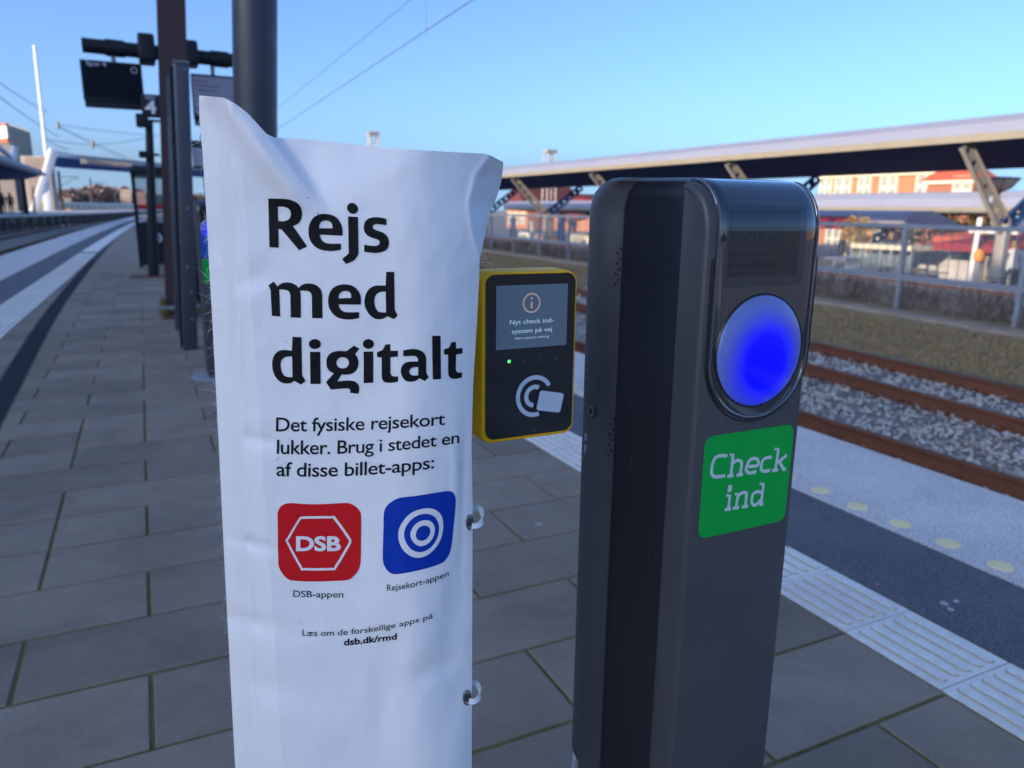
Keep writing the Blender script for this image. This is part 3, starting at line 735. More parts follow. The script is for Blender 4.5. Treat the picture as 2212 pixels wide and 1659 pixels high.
# lock, speaker holes, serial number, torn label, scratches
def disc_x(name, c, r, m, par, th=.002, n=20):
    b = MB(); b.loft([[(c[0]-th*k, c[1]+r*math.cos(2*PI*i/n), c[2]+r*math.sin(2*PI*i/n)) for i in range(n)] for k in (0, 1)]); return b.build(name, m, par)
lk = on_x(1280, 888, mx0-.099)
l0 = disc_x("lock_recess", (mx0-.0985, lk.y, lk.z), .0125, M_hole, mach, .0012)
l1 = disc_x("lock", (mx0-.0992, lk.y, lk.z), .0100, M_steel, mach, .0035)
disc_x("keyhole_disc", (mx0-.1025, lk.y, lk.z), .0055, M_bez, l1, .001)
b = MB(); b.box((mx0-.1040, lk.y, lk.z), (.001, .0015, .006)); b.build("keyhole", M_steel, l1)
b = MB()
for (xa, ya) in ((1341, 557), (1326, 925)):
    for i in range(8):
        px = xa + (6 if i % 2 == 0 else 0) - i*1.0; pyy = ya-20+ (i//2)*22.5 + (i % 2)*10
        p = on_x(px, pyy, mx0-.090); r_ = .0021
        b.loft([[(mx0-.0945+.0013*k, p.y+r_*math.cos(2*PI*q/10), p.z+r_*math.sin(2*PI*q/10)) for q in range(10)] for k in (0, -1)])
tag(b.build("speaker_hole", M_hole, mach), kind='stuff')
vs, fs = text2d("102 -03", .01)
tp = on_x(1264, 978, mx0-.1)
mesh_obj("serial_number", [(mx0-.1002, tp.y+.004-v*.011, tp.z+.0+u*.034) for u, v in vs], fs, M_stw, mach)
p = on_x(1240, 1640, mx0-.1)
b = MB(); b.add([(mx0-.1004, p.y+.006, p.z+.022), (mx0-.1004, p.y+.002, p.z+.012), (mx0-.1004, p.y-.014, p.z+.008), (mx0-.1004, p.y-.015, p.z-.12), (mx0-.1004, p.y+.010, p.z-.12)], [(0, 1, 2, 3, 4)])
pp = b.build("torn_label", M_paper, mach)
b = MB()
for i in range(7): b.box((mx0-.1007, p.y-.003, p.z-.004-i*.009), (.0002, .016, .0012))
b.build("label_line", M_body, pp)
M_scr = mat("scratch", (0.11, 0.11, 0.115), 0.6, var=0)
b = MB(); r2 = random.Random(5)
for i in range(7):
    z = r2.uniform(.55, 1.42); y = my0+r2.uniform(.08, .19); a_ = r2.uniform(-.5, .5); L = r2.uniform(.006, .028)
    b.bar((mx0-.0824, y, z), (mx0-.0824, y+L*math.sin(a_), z+L*math.cos(a_)), .0004, .0003, upv=(1, 0, 0))
for i in range(14):
    z = r2.uniform(.60, 1.0); x = mx0+r2.uniform(-.085, .085); a_ = r2.uniform(-1.2, 1.2); L = r2.uniform(.006, .035)
    b.bar((x, my0-.0004, z), (x+L*math.sin(a_), my0-.0004, z+L*math.cos(a_)), .0005, .0003, upv=(0, 1, 0))
tag(b.build("fine_scratch", M_scr, mach), kind='stuff')
b = MB()
for i in range(46):      # grit and drip spots
    z = r2.uniform(.55, 1.5); y = my0+r2.uniform(.01, .28); r_ = r2.uniform(.0003, .0011); xx = mx0-(.1006 if y > my0+.24 or y < my0+.045 else .0826)
    b.loft([[(xx-.0002*k, y+r_*math.cos(2*PI*q/6), z+r_*math.sin(2*PI*q/6)) for q in range(6)] for k in (0, 1)])
tag(b.build("grit_spot", M_scr, mach), kind='stuff')
b = MB()
for (a_, c_) in (((1513, 882), (1509, 900)), ((1509, 880), (1526, 876)), ((1690, 1168), (1703, 1184))):
    A = on_y(*a_, my0-.0004); B = on_y(*c_, my0-.0004); b.bar(A, B, .0012, .0003, upv=(0, 1, 0))
b.build("scratch", M_scr, mach)

# a second post of the same kind farther down the platform, half hidden by the banner
m2 = copy_tree(mach); m2.location = (.512, 6.95, 0)
for ch in list(m2.children):
    if ch.name.startswith(("sticker_lettering", "torn_label", "serial", "scratch", "green_sticker", "speaker_hole", "lock")):
        for q in list(ch.children): bpy.data.objects.remove(q)
        bpy.data.objects.remove(ch)
m2['label'] = "distant check-in post with blue and green stickers behind the banner's left edge"
sticker(m2, .86, 1.06, M_green, y=6.95, x=.512); sticker(m2, 1.07, 1.27, M_blueb, "blue_sticker", y=6.945, x=.512)
b = MB(); o_ = circle(.49, 7.08, .19, 28, 1.15)
b.loft([[(x, y, .001) for x, y in o_], [(x, y, .02) for x, y in o_], [(.49+(x-.49)*.9, 7.08+(y-7.08)*.9, .032) for x, y in o_]])
b.build("foot_plate", M_galv, m2, smooth=True)

# ================================================================== WHITE BANNER BAG over the older post
HF = Vector((math.sin(YAW), math.cos(YAW), 0)); HR = Vector((math.cos(YAW), -math.sin(YAW), 0))
def sstep(x, a, b_):
    t = min(1, max(0, (x-a)/(b_-a))); return t*t*(3-2*t)
def foldx(y): return interp(y, [(200, 1085), (336, 1060), (380, 1028), (440, 1014), (500, 1022), (560, 1040), (620, 1060)])
def relief(x, y):
    """creases of the tarpaulin, metres away from the eye"""
    d = 0.0
    # long crease from the top notch down to the right
    nx, ny = 124, -90; L = math.hypot(nx, ny); s_ = ((x-590)*nx+(y-296)*ny)/L; al = ((x-590)*90+(y-296)*124)/L
    fade = 1-sstep(al, 60, 230)
    if al > -160: d += .019*sstep(s_, -9, 15)*fade - .012*math.exp(-((s_+38)/30)**2)*fade
    d += .011*math.exp(-((x-900)/170)**2-((y-330)/120)**2)
    # sewn hem on the left
    hx = 487+.041*(y-210); d += .0075*sstep(hx-x, -3, 22) - .0022*math.exp(-((x-hx-8)/9)**2)
    # flap folded back at the top right
    fx = foldx(y)
    if y < 600: d += .0018*max(0, x-fx)*(1-sstep(y, 540, 600)) - .004*math.exp(-((x-fx)/9)**2)*(1-sstep(y, 520, 600))
    # dents
    for cx, cy, sx, sy, a_, rot in ((560, 950, 45, 16, .0040, .2), (545, 1175, 60, 13, .0046, .25), (555, 1345, 70, 22, .0045, .2), (640, 700, 120, 90, -.003, 0), (560, 600, 40, 26, .0035, -.6),
                                (975, 1330, 26, 120, .0050, .12), (1000, 1080, 8, 150, .0028, .02), (940, 1440, 60, 30, .0055, -.5), (990, 1500, 24, 50, .004, .3), (560, 1480, 80, 30, .003, .3), (985, 1000, 12, 90, -.003, 0), (700, 1560, 120, 60, -.004, .2), (830, 1500, 30, 160, .0025, .1)):
        c_, s2 = math.cos(rot), math.sin(rot); u = (x-cx)*c_+(y-cy)*s2; v = -(x-cx)*s2+(y-cy)*c_
        d += a_*math.exp(-(u/sx)**2-(v/sy)**2)
    d += .0030*noise.noise(Vector((x/150, y/210, 3.1))) + .0011*noise.noise(Vector((x/45, y/70, 9.4)))
    w1 = noise.noise(Vector((x/70+y/190, y/120-x/260, 1.7))); d -= .0006*max(0, 1-abs(w1)*3.2)**2*sstep(y, 240, 420)*(.4+sstep(x, 850, 1000)+1-sstep(x, 520, 620))
    w2 = noise.noise(Vector((x/52-y/160, y/75+x/200, 5.2))); d -= .00025*max(0, 1-abs(w2)*3)**2
    if x > 900: d += .0022*math.sin((x-900)/17+y/90)*sstep(x, 930, 1010)*sstep(y, 980, 1100)*.6
    return d
def sheet(x, y, off=0.0):
    r = ray(x, y); rf = r.dot(HF); rr = r.dot(HR); t = .83/rf
    add = relief(x, y)
    for _ in range(12):
        a = t*rr; F = .83+7.5*max(0, a+.130)**2+.5*max(0, -.29-a); t = .6*t+.4*(F+add-off)/rf
    return EYE+r*t
TOPC = [(430, 206), (456, 208), (484, 211), (508, 224), (533, 243), (556, 268), (575, 289), (592, 297), (640, 300), (700, 304), (768, 312), (850, 321), (950, 327), (1034, 331.5), (1048, 332), (1062, 337), (1075, 344), (1087, 350)]
LEFTC = [(206, 430), (210, 430), (450, 445), (700, 459), (950, 472), (1200, 484), (1450, 497), (1659, 508), (1900, 521)]
RIGHTC = [(350, 1087), (400, 1073), (450, 1060), (500, 1049), (545, 1040), (557, 1036), (600, 1035), (700, 1030), (830, 1022), (960, 1018.5), (1100, 1021), (1300, 1020), (1659, 1019), (1900, 1018)]
banner = thing("banner_bag", (.2, .95, 0), "white tarpaulin banner bag printed Rejs med digitalt, tied over a post", "banner")
NU, NV = 150, 210; YB = 1900
FV = []
for j in range(NV+1):
    v = (j/NV)**1.05; row = []
    for i in range(NU+1):
        u = i/NU; xt = 430+657*u; yt = interp(xt, TOPC)
        y = yt+(YB-yt)*v; xl = interp(y, LEFTC); xr = interp(y, RIGHTC) if y > 350 else 1087
        w = 0 if y > 350 else 1
        if y <= 350: xr = 1087
        x = xt*max(0, 1-v*14) + (xl+(xr-xl)*u)*min(1, v*14)
        row.append(sheet(x, y))
    FV.append(row)
# lower hem continues straight down a little
for j in range(6): FV.append([p+Vector((0, 0, -.055)) for p in FV[-1]])
NV += 6
front = [p for r_ in FV for p in r_]
def qf(n0, flip=False):
    out = []
    for j in range(NV):
        for i in range(NU):
            a = n0+j*(NU+1)+i; q = (a, a+1, a+NU+2, a+NU+1); out.append(q[::-1] if flip else q)
    return out
back = []
for j, r_ in enumerate(FV):
    for i, p in enumerate(r_):
        u = i/NU; k = min(1, j/12)
        back.append(p+HF*(.0012+.19*math.sin(PI*min(1, u*1.02))**.7*k*(.85 if u < .9 else .6)))
n = len(front)
edge = []
top = [(i, i+1, n+i+1, n+i) for i in range(NU)]
sides = [(j*(NU+1), n+j*(NU+1), n+(j+1)*(NU+1), (j+1)*(NU+1)) for j in range(NV)]+[(j*(NU+1)+NU, (j+1)*(NU+1)+NU, n+(j+1)*(NU+1)+NU, n+j*(NU+1)+NU) for j in range(NV)]
bag = mesh_obj("bag", front+back, qf(0)+qf(n, True)+top+sides, M_cloth, banner, smooth=True)
bag.data.set_sharp_from_angle(angle=R(60))
# post hidden inside the bag, with the arm that carries the reader
b = MB(); b.box((.215, .985, .72), (.13, .13, 1.44)); b.build("inner_post", M_body, banner, bevel=.01)
b = MB(); b.box((.215, .985, .006), (.26, .26, .012)); b.build("foot_plate", M_galv, banner, bevel=.003)

def print_on(name, loops_or_mesh, m, step=9.0, off=.0005, mapf=None):
    if mapf is None: vs, fs = fill_loops(loops_or_mesh)
    else: vs, fs = loops_or_mesh
    if mapf: vs = [mapf(*v) for v in vs]
    vs, fs = cut_grid(vs, fs, step)
    return mesh_obj(name, [sheet(x, y, off) for x, y in vs], fs, m, banner)
def Zm(ox, oy, sc_): return lambda pts: [((ox+p[0]*sc_)*S, (oy+p[1]*sc_)*S)+tuple(p[2:]) for p in pts]
C = 1
A1 = Zm(650, 480, 350/2212); A2 = Zm(650, 670, 360/2212); A3 = Zm(670, 830, 260/2212); A4 = Zm(900, 830, 270/2212); A5 = Zm(680, 1230, 470/2212)
GL = [
 # R
 (A1, [[(130, 102, C), (350, 106, C), (470, 122), (575, 165), (640, 235), (664, 330), (650, 430), (600, 500), (520, 536, C), (745, 860, C), (618, 922, C), (340, 592, C), (290, 582, C), (296, 880, C), (148, 872, C)],
       [(281, 232, C), (370, 232, C), (440, 258), (482, 310), (484, 375), (455, 430), (385, 463, C), (286, 458, C)]]),
 # e
 (A1, [[(1302, 690, C), (940, 674, C), (965, 740), (1010, 790), (1090, 815), (1278, 815, C), (1279, 912, C), (1180, 930), (1080, 932), (950, 908), (850, 845), (785, 745), (765, 620), (785, 500), (850, 400), (940, 355), (1040, 346), (1150, 368), (1235, 430), (1290, 530), (1306, 630)],
       [(936, 572, C), (1145, 574, C), (1138, 510), (1100, 465), (1030, 452), (968, 472), (940, 520)]]),
 # j
 (A1, [[(1390, 384, C), (1547, 396, C), (1557, 920, C), (1550, 990), (1510, 1055), (1450, 1100), (1358, 1137, C), (1296, 1060, C), (1402, 970, C)]]),
 (A1, [[(1462+88*math.cos(a), 258+86*math.sin(a)+.12*88*math.cos(a)) for a in np.linspace(0, 2*PI, 17)[:-1]]]),
 # s
 (A1, [[(1998, 425, C), (1998, 525, C), (1880, 508), (1820, 508), (1782, 540), (1795, 580), (1850, 608), (1940, 640), (2010, 700), (2038, 790), (2020, 880), (1960, 935), (1850, 962), (1740, 955), (1645, 942, C), (1646, 832, C), (1740, 847), (1840, 850), (1885, 820), (1888, 780), (1850, 748), (1760, 720), (1690, 680), (1645, 610), (1645, 510), (1690, 435), (1780, 400), (1880, 400)]]),
 # m
 (A2, [[(208, 208, C), (270, 284, C), (320, 242), (400, 221), (490, 232), (560, 270), (590, 306, C), (640, 262), (710, 240), (800, 242), (880, 275), (935, 335), (955, 420, C), (960, 773, C), (800, 770, C), (795, 430, C), (780, 385), (740, 356), (690, 348), (610, 348, C), (624, 420), (627, 766, C), (472, 758, C), (465, 420, C), (450, 370), (410, 342), (360, 332), (294, 330, C), (310, 746, C), (182, 735, C), (162, 345, C), (130, 262, C)]]),
 # e
 (A2, [[(1547, 562, C), (1208, 558, C), (1225, 615), (1270, 660), (1340, 680), (1523, 677, C), (1524, 767, C), (1430, 786), (1330, 790), (1210, 768), (1120, 705), (1062, 610), (1045, 500), (1070, 380), (1130, 300), (1220, 260), (1320, 252), (1430, 278), (1505, 345), (1545, 430), (1550, 500)],
       [(1208, 466, C), (1400, 460, C), (1395, 400), (1360, 362), (1300, 352), (1245, 372), (1215, 415)]]),
 # d
 (A2, [[(1938, 58, C), (2061, 61, C), (2070, 640, C), (2115, 730, C), (2056, 788, C), (1955, 740, C), (1900, 775), (1820, 788), (1740, 765), (1665, 695), (1615, 600), (1604, 500), (1630, 390), (1690, 310), (1770, 272), (1860, 268), (1928, 270, C)],
       [(1930, 363, C), (1850, 368), (1790, 405), (1760, 470), (1758, 550), (1785, 630), (1830, 675), (1936, 683, C)]]),
 # d
 (A3, [[(520, 101, C), (711, 110, C), (724, 915, C), (798, 1042, C), (704, 1119, C), (556, 1042, C), (490, 1085), (390, 1096), (280, 1070), (180, 985), (115, 860), (88, 710), (100, 580), (150, 470), (240, 400), (350, 382), (505, 398, C)],
       [(510, 524, C), (430, 520), (340, 545), (285, 610), (268, 700), (285, 820), (330, 910), (400, 952), (522, 962, C)]]),
 (A3, [[(892, 422, C), (1111, 422, C), (1119, 1104, C), (902, 1105, C)]]),
 (A3, [[(996+128*math.cos(a), 256+105*math.sin(a)) for a in np.linspace(0, 2*PI, 17)[:-1]]]),
 # g
 (A3, [[(1829, 290, C), (1944, 353, C), (1852, 472, C), (1900, 540), (1925, 640), (1910, 750), (1860, 835), (1770, 890), (1660, 910), (1568, 902, C), (1472, 1052, C), (1600, 1036), (1740, 1033), (1850, 1055), (1920, 1120), (1941, 1210), (1919, 1315, C), (1743, 1290, C), (1748, 1240), (1720, 1208), (1640, 1200), (1336, 1224, C), (1232, 1068, C), (1400, 882, C), (1310, 830), (1255, 750), (1240, 650), (1255, 550), (1320, 460), (1420, 415), (1540, 402), (1665, 408, C)],
       [(1588+134*math.cos(a), 655+120*math.sin(a)) for a in np.linspace(0, 2*PI, 17)[:-1]]]),
 (A4, [[(74, 402, C), (270, 398, C), (270, 1038, C), (75, 1048, C)]]),
 (A4, [[(171+113*math.cos(a), 245+99*math.sin(a)) for a in np.linspace(0, 2*PI, 17)[:-1]]]),
 # t
 (A4, [[(522, 255, C), (622, 250, C), (622, 386, C), (777, 381, C), (777, 503, C), (622, 519, C), (622, 830, C), (640, 880), (690, 908), (780, 908, C), (780, 1015, C), (690, 1035), (600, 1041), (510, 1028), (458, 975), (442, 890, C), (442, 523, C), (348, 513, C), (348, 413, C), (460, 370, C)]]),
 # a
 (A4, [[(885, 378, C), (1010, 355), (1120, 350), (1230, 375), (1310, 430), (1350, 510), (1357, 600, C), (1358, 835, C), (1409, 926, C), (1329, 1004, C), (1215, 947, C), (1140, 1000), (1050, 1020), (950, 1005), (875, 935), (836, 830), (850, 720), (910, 640), (1010, 608), (1189, 604, C), (1185, 545), (1155, 505), (1090, 490), (885, 498, C)],
       [(1193, 719, C), (1110, 720), (1045, 745), (1010, 800), (1030, 860), (1090, 892), (1192, 886, C)]]),
 (A4, [[(1478, 81, C), (1651, 74, C), (1660, 964, C), (1490, 974, C)]]),
 # t
 (A4, [[(1878, 207, C), (1966, 203, C), (1967, 335, C), (2100, 328, C), (2098, 441, C), (1970, 461, C), (1962, 750, C), (1975, 805), (2020, 830), (2092, 829, C), (2089, 931, C), (2000, 955), (1910, 960), (1840, 930), (1810, 860), (1806, 780, C), (1806, 468, C), (1720, 456, C), (1721, 358, C), (1820, 323, C)]]),
]
for i, (f, loops) in enumerate(GL):
    loops = [smooth_path(f(lp)) for lp in loops]
    print_on("headline_letter", loops, M_ink, step=5.5, off=.0006)
# body text: (text, baseline start, mid, end (photo px), size of cap height at start / end, bold)
def line(body, p0, pm, p1, h0, h1, m=M_ink2, bold=.0, name="text_line", spacing=1.0):
    vs, fs = text2d(body, bold, spacing)
    def mp(u, v):
        a = (1-u)*(1-2*u); b_ = 4*u*(1-u); c_ = u*(2*u-1)
        x = a*p0[0]+b_*pm[0]+c_*p1[0]; y = a*p0[1]+b_*pm[1]+c_*p1[1]; h = h0+(h1-h0)*u
        dx = p1[0]-p0[0]; 
        return (x+v*h/.73*.02, y-v*h/.73)
    return print_on(name, (vs, fs), m, step=1e9, off=.0006, mapf=mp)
Q2 = Zm(500, 960, 740/1659)
def q(*p): return [t_[:2] for t_ in Q2(p)]
def tl(body, a, m_, b_, h0, h1, **k): (p0, pm, p1) = q(a, m_, b_); line(body, p0, pm, p1, h0*740/1659*S, h1*740/1659*S, **k)
tl("Det fysiske rejsekort", (425, 265), (900, 258), (1374, 228), 82, 74, bold=.008, spacing=.95)
tl("lukker. Brug i stedet en", (430, 391), (950, 383), (1453, 330), 84, 70, bold=.008, spacing=.95)
tl("af disse billet-apps:", (428, 515), (870, 513), (1312, 472), 84, 74, bold=.008, spacing=.95)
tl("DSB-appen", (522, 1193), (660, 1196), (803, 1196), 38, 37, bold=.004)
tl("Rejsekort-appen", (1047, 1161), (1215, 1133), (1394, 1075), 38, 33, bold=.004)
tl("Læs om de forskellige apps på", (573, 1411), (930, 1394), (1306, 1312), 37, 30, bold=.004)
tl("dsb.dk/rmd", (806, 1466), (955, 1450), (1103, 1430), 38, 34, bold=.03)
red = A5([(66, 300), (64, 250), (95, 180), (150, 142), (230, 131), (400, 143), (600, 143), (850, 129), (930, 140), (1000, 185), (1040, 240), (1048, 320), (1046, 600), (1041, 830), (1015, 920), (960, 990), (890, 1035), (700, 1048), (450, 1053), (280, 1045), (200, 1032), (130, 970), (85, 890), (73, 800), (68, 550)])
print_on("red_app_icon", [smooth_path(red)], M_red, step=6.0, off=.0006)
hexo = [(168, 590), (180, 540), (315, 315), (355, 290), (430, 286), (700, 284), (750, 300), (920, 540), (930, 580), (915, 630), (760, 890), (700, 920), (380, 922), (330, 895)]
hexi = [(192, 585), (200, 555), (330, 335), (368, 318), (440, 314), (690, 311), (730, 325), (895, 555), (902, 580), (890, 620), (740, 870), (700, 893), (390, 894), (348, 872)]
print_on("hexagon_outline", [smooth_path(A5(hexo), sub=3), smooth_path(A5(hexi), sub=3)], M_white, step=6.0, off=.0011)
p0, pm, p1 = [t_[:2] for t_ in A5([(283, 688), (545, 690), (810, 686)])]
vs, fs = text2d("DSB", .035)
print_on("icon_letters", (vs, fs), M_white, step=6.0, off=.0011, mapf=lambda u, v: (p0[0]+(p1[0]-p0[0])*u, p0[1]-v*170/.73*470/2212*S))
blu = A5([(1315, 260), (1340, 180), (1400, 120), (1500, 70), (1700, 45), (1950, 5), (2060, -10), (2120, 0), (2155, 50), (2162, 130), (2148, 300), (2130, 480), (2115, 620), (2090, 720), (2050, 790), (2000, 835), (1850, 890), (1600, 948), (1450, 968), (1380, 945), (1330, 885), (1305, 800), (1306, 600), (1312, 400)])
print_on("blue_app_icon", [smooth_path(blu)], M_blue, step=6.0, off=.0006)
o1 = [(1486, 510), (1500, 420), (1560, 320), (1650, 240), (1770, 197), (1880, 195), (1960, 235), (2005, 310), (2014, 420), (1990, 540), (1930, 650), (1840, 735), (1740, 772), (1640, 758), (1550, 690), (1500, 600)]
o2 = [(1553, 510), (1575, 410), (1640, 325), (1730, 270), (1830, 258), (1910, 290), (1955, 360), (1965, 450), (1940, 550), (1880, 640), (1800, 695), (1720, 706), (1640, 675), (1580, 600)]
o3 = [(1628, 500), (1655, 420), (1720, 355), (1810, 330), (1880, 355), (1914, 420), (1905, 510), (1860, 585), (1790, 630), (1720, 632), (1655, 580)]
o4 = [(1693, 495), (1715, 435), (1765, 400), (1820, 398), (1858, 430), (1860, 485), (1830, 540), (1780, 573), (1730, 568), (1700, 540)]
print_on("target_ring", [smooth_path(A5(o1)), smooth_path(A5(o2))], M_white, step=6.0, off=.0011)
print_on("target_ring", [smooth_path(A5(o3)), smooth_path(A5(o4))], M_white, step=6.0, off=.0011)
b = MB(); r3 = random.Random(3)
for (x, y, r_) in [(665, 427, 1.6), (687, 462, 1.8), (600, 990, 1.1), (598, 994, 1), (560, 700, .9)]+[(r3.uniform(500, 1000), r3.uniform(350, 1640), r3.uniform(.35, 1.0)) for _ in range(46)]:
    b.add([sheet(x+r_*1.3*math.cos(a_), y+r_*math.sin(a_), .0007) for a_ in np.linspace(0, 2*PI, 9)[:-1]], [tuple(range(8))])
tag(b.build("dirt_speck", M_scuff, banner), kind='stuff')
# frayed threads along the cut edge
th = MB()
def thread(x, y, sgn):
    p = sheet(x, y); L = RNG.gamma(2.0, .0024)+.0015; a = RNG.normal(.5, .6); d = HR*(-sgn)*math.cos(a)+Vector((0, 0, 1))*math.sin(a)*RNG.choice((-1, 1, -1)); c = Vector((0, 0, 1))*RNG.normal(0, .35)*L+HF*RNG.normal(0, .3)*L
    th.tube([p, p+d*L*.5+c*.5, p+d*L+c*1.4+Vector((0, 0, -.2*L))], .000085, 3, cap=False)
for i in range(200):
    y = RNG.uniform(215, 1659); 
    if RNG.random() < .4: y = RNG.choice([230, 320, 480, 540, 610, 700, 880])+RNG.normal(0, 25)
    if y < 212: y = 215
    thread(interp(y, LEFTC)+.5, y, 1)
for i in range(26): y = RNG.choice([352, 420, 545])+abs(RNG.normal(0, 14)); thread(interp(y, RIGHTC)-.5, y, -1)
tag(th.build("frayed_thread", M_cloth, banner), kind='stuff')
# eyelets and cable ties at the right edge
eye = []
for (ex, ey, tx) in ((1015, 1128, 0), (1009, 1507, 0)):
    c = sheet(ex, ey, .001); b = MB(); e = (sheet(ex+4, ey)-sheet(ex-4, ey)).normalized(); up = Vector((0, 0, 1)); hh = .0105 if ey > 1300 else .0095
    nrm = e.cross(up).normalized()
    b.tube([c+e*hh*.62*math.cos(a)+up*hh*math.sin(a) for a in np.linspace(0, 2*PI, 25)], .0013, 6, cap=False); b.build("eyelet", M_steel, banner, smooth=True)
    b = MB(); b.loft([[c+nrm*k+e*hh*.40*math.cos(a)+up*hh*.66*math.sin(a) for a in np.linspace(0, 2*PI, 19)[:-1]] for k in (-.0006, .0004)]); b.build("eyelet_hole", M_ledoff, banner)
    # tie: flat band looping from the eyelet round the edge
    q0 = at(ex+3, ey-6, c.dot(_fwd)-EYE.dot(_fwd)-.002); d0_ = q0
    dd = (c-EYE).dot(_fwd)
    lp = [at(px, py_, dd+dz) for px, py_, dz in ((ex+4, ey+8, -.003), (ex+16, ey+8, -.004), (ex+26, ey-1, .002), (ex+28, ey-14, .010), (ex+22, ey-29, .018), (ex+11, ey-33, .022), (ex+4, ey-26, .020))]
    lp2 = smooth_path([tuple(p_) for p_ in lp], closed=False, sub=1)
    path = []
    for i in range(len(lp)-1):
        P0 = lp[max(i-1, 0)]; P1 = lp[i]; P2 = lp[i+1]; P3 = lp[min(i+2, len(lp)-1)]
        for k in range(5):
            t = k/5; path.append(.5*((2*P1)+(P2-P0)*t+(2*P0-5*P1+4*P2-P3)*t*t+(3*P1-P0-3*P2+P3)*t**3))
    path.append(lp[-1]); rings = []
    for i, p_ in enumerate(path):
        d = (path[min(i+1, len(path)-1)]-path[max(i-1, 0)]).normalized(); wv = (up - d*up.dot(d)); wv = wv.normalized() if wv.length > .35 else (HF*.9+up*.3).normalized()
        wv = (up*.75+HF*.66).normalized(); wv = (wv-d*wv.dot(d)).normalized(); nv = d.cross(wv)
        rings.append([p_+wv*.0034*i_+nv*.0007*j_ for i_, j_ in ((-1, -1), (1, -1), (1, 1), (-1, 1))])
    b = MB(); b.loft(rings); z = b.build("cable_tie", M_zip, None, smooth=False)
    tag(z, "pale nylon cable tie looped through the "+("upper" if ey < 1300 else "lower")+" eyelet on the banner's right edge", "cable tie", "cable ties on the banner")

# ================================================================== YELLOW CARD READER
YR = .885
def rp(x, y): v = on_y(x, y, YR); return v.x, v.z
gx0, gz1 = rp(1049, 594); gx1, _ = rp(1243, 596); _, gz0 = rp(1054, 951)
reader = thing("card_reader", ((gx0+gx1)/2, YR+.05, (gz0+gz1)/2), "yellow framed black card reader with blue screen, mounted beside the white banner", "card reader")
yo = .006
def body_ring(y, e, r): return [(x, y, z) for x, z in rrect(gx0-.006-e, gz0-.0055-e, gx1+.0036+e*.4, gz1+.0030+e, r, 8)]
b = MB(); b.loft([body_ring(YR+.0002, -.0035, .014), body_ring(YR+.001, -.0012, .015), body_ring(YR+.004, 0, .016), body_ring(YR+.048, .001, .016), body_ring(YR+.052, -.003, .013)])
b.build("yellow_housing", M_yel, reader, smooth=True)
b = MB(); o_ = rrect(gx0, gz0, gx1, gz1, .013, 8)
b.loft([[(x, YR+.001, z) for x, z in o_], [(x, YR-.0012, z) for x, z in o_]]); rg = b.build("glass_front", M_rglass, reader)
b = MB(); b.box((.335, .965, 1.33), (.22, .03, .10)); b.build("bracket", M_bez, reader, bevel=.003)
yy = YR-.0016
scx0, scz1 = rp(1071, 617.5); scx1, scz0 = rp(1222, 744.5)
scr = mesh_obj("screen", [(scx0, yy, scz0), (scx1, yy, scz0), (scx1, yy, scz1), (scx0, yy, scz1)], [(0, 1, 2, 3)], M_rscr, reader)
def ptxt(body, pa, pb, hpx, m, bold=0.0, name="lettering", par=scr):
    vs, fs = text2d(body, bold); A = rp(*pa); B = rp(*pb); h = hpx*.885/1500
    return mesh_obj(name, [(A[0]+(B[0]-A[0])*u, yy-.0004, A[1]+(B[1]-A[1])*u+v/.73*h) for u, v in vs], fs, m, par)
Z3 = lambda x, y: ((1140+x*340/1128)*S, (640+y*340/1128)*S)
def dz(n_): return (rp(1100, 700)[1]-rp(1100, 700+n_)[1])
def ptx(body, a, b_, hz, m, bold=0.0):
    A = rp(*Z3(*a)); B = rp(*Z3(*b_)); B = (B[0], A[1]); h = dz(hz*340/1128*S); vs, fs = text2d(body, bold)
    return mesh_obj("lettering", [(A[0]+(B[0]-A[0])*u, yy-.0004, A[1]+v/.73*h) for u, v in vs], fs, m, scr)
ptx("Nyt check ind-", (440, 568), (803, 560), 40, M_rtxt, .004)
ptx("system på vej", (458, 642), (790, 636), 38, M_rtxt, .004)
ptx("New system coming", (486, 692), (764, 688), 23, M_rtxt, .0)
def ring_xz(name, c, r0, r1, a0, a1, m, par, y, n=36, s_=1.0):
    vs = []; fs = []
    for i in range(n+1):
        a = a0+(a1-a0)*i/n
        for r_ in (r0, r1): vs.append((c[0]+r_*math.cos(a), y, c[1]+r_*math.sin(a)*s_))
    for i in range(n): fs.append((2*i, 2*i+1, 2*i+3, 2*i+2))
    return mesh_obj(name, vs, fs, m, par)
c = rp(*Z3(622, 388)); px = (gx1-gx0)/745
ring_xz("info_ring", c, 62*px, 75*px, 0, 2*PI, M_rinfo, scr, yy-.0004)
b = MB(); b.add([(c[0]+x*px, yy-.0004, c[1]+z*px) for x, z in ((-8, -42), (8, -42), (8, 8), (-8, 8))], [(0, 1, 2, 3)]); n0 = len(b.v)
b.add([(c[0]+x, yy-.0004, c[1]+z) for x, z in circle(0, 34*px, 9*px, 12)], [tuple(range(12))]); b.build("info_letter", M_rinfo, scr)
for i, (lx, ly) in enumerate(((437, 873), (569, 867), (699, 862), (827, 856), (645, 1447))):
    c = rp(*Z3(lx, ly)); b = MB(); r_ = (13 if i == 0 else 12)*px
    b.loft([[(c[0]+r_*k*math.cos(2*PI*q_/14), yy+.0002-d, c[1]+r_*k*math.sin(2*PI*q_/14)) for q_ in range(14)] for k, d in ((1, 0), (.7, .0007), (.05, .001))]); b.build("indicator_light", M_led if i == 0 else M_ledoff, reader)
c = rp(*Z3(648, 1160))
ring_xz("contactless_arc", c, 126*px, 160*px, R(30), R(286), M_rwhite, reader, yy, s_=1.03)
ring_xz("contactless_arc", c, 55*px, 90*px, R(62), R(262), M_rwhite, reader, yy, s_=1.0)
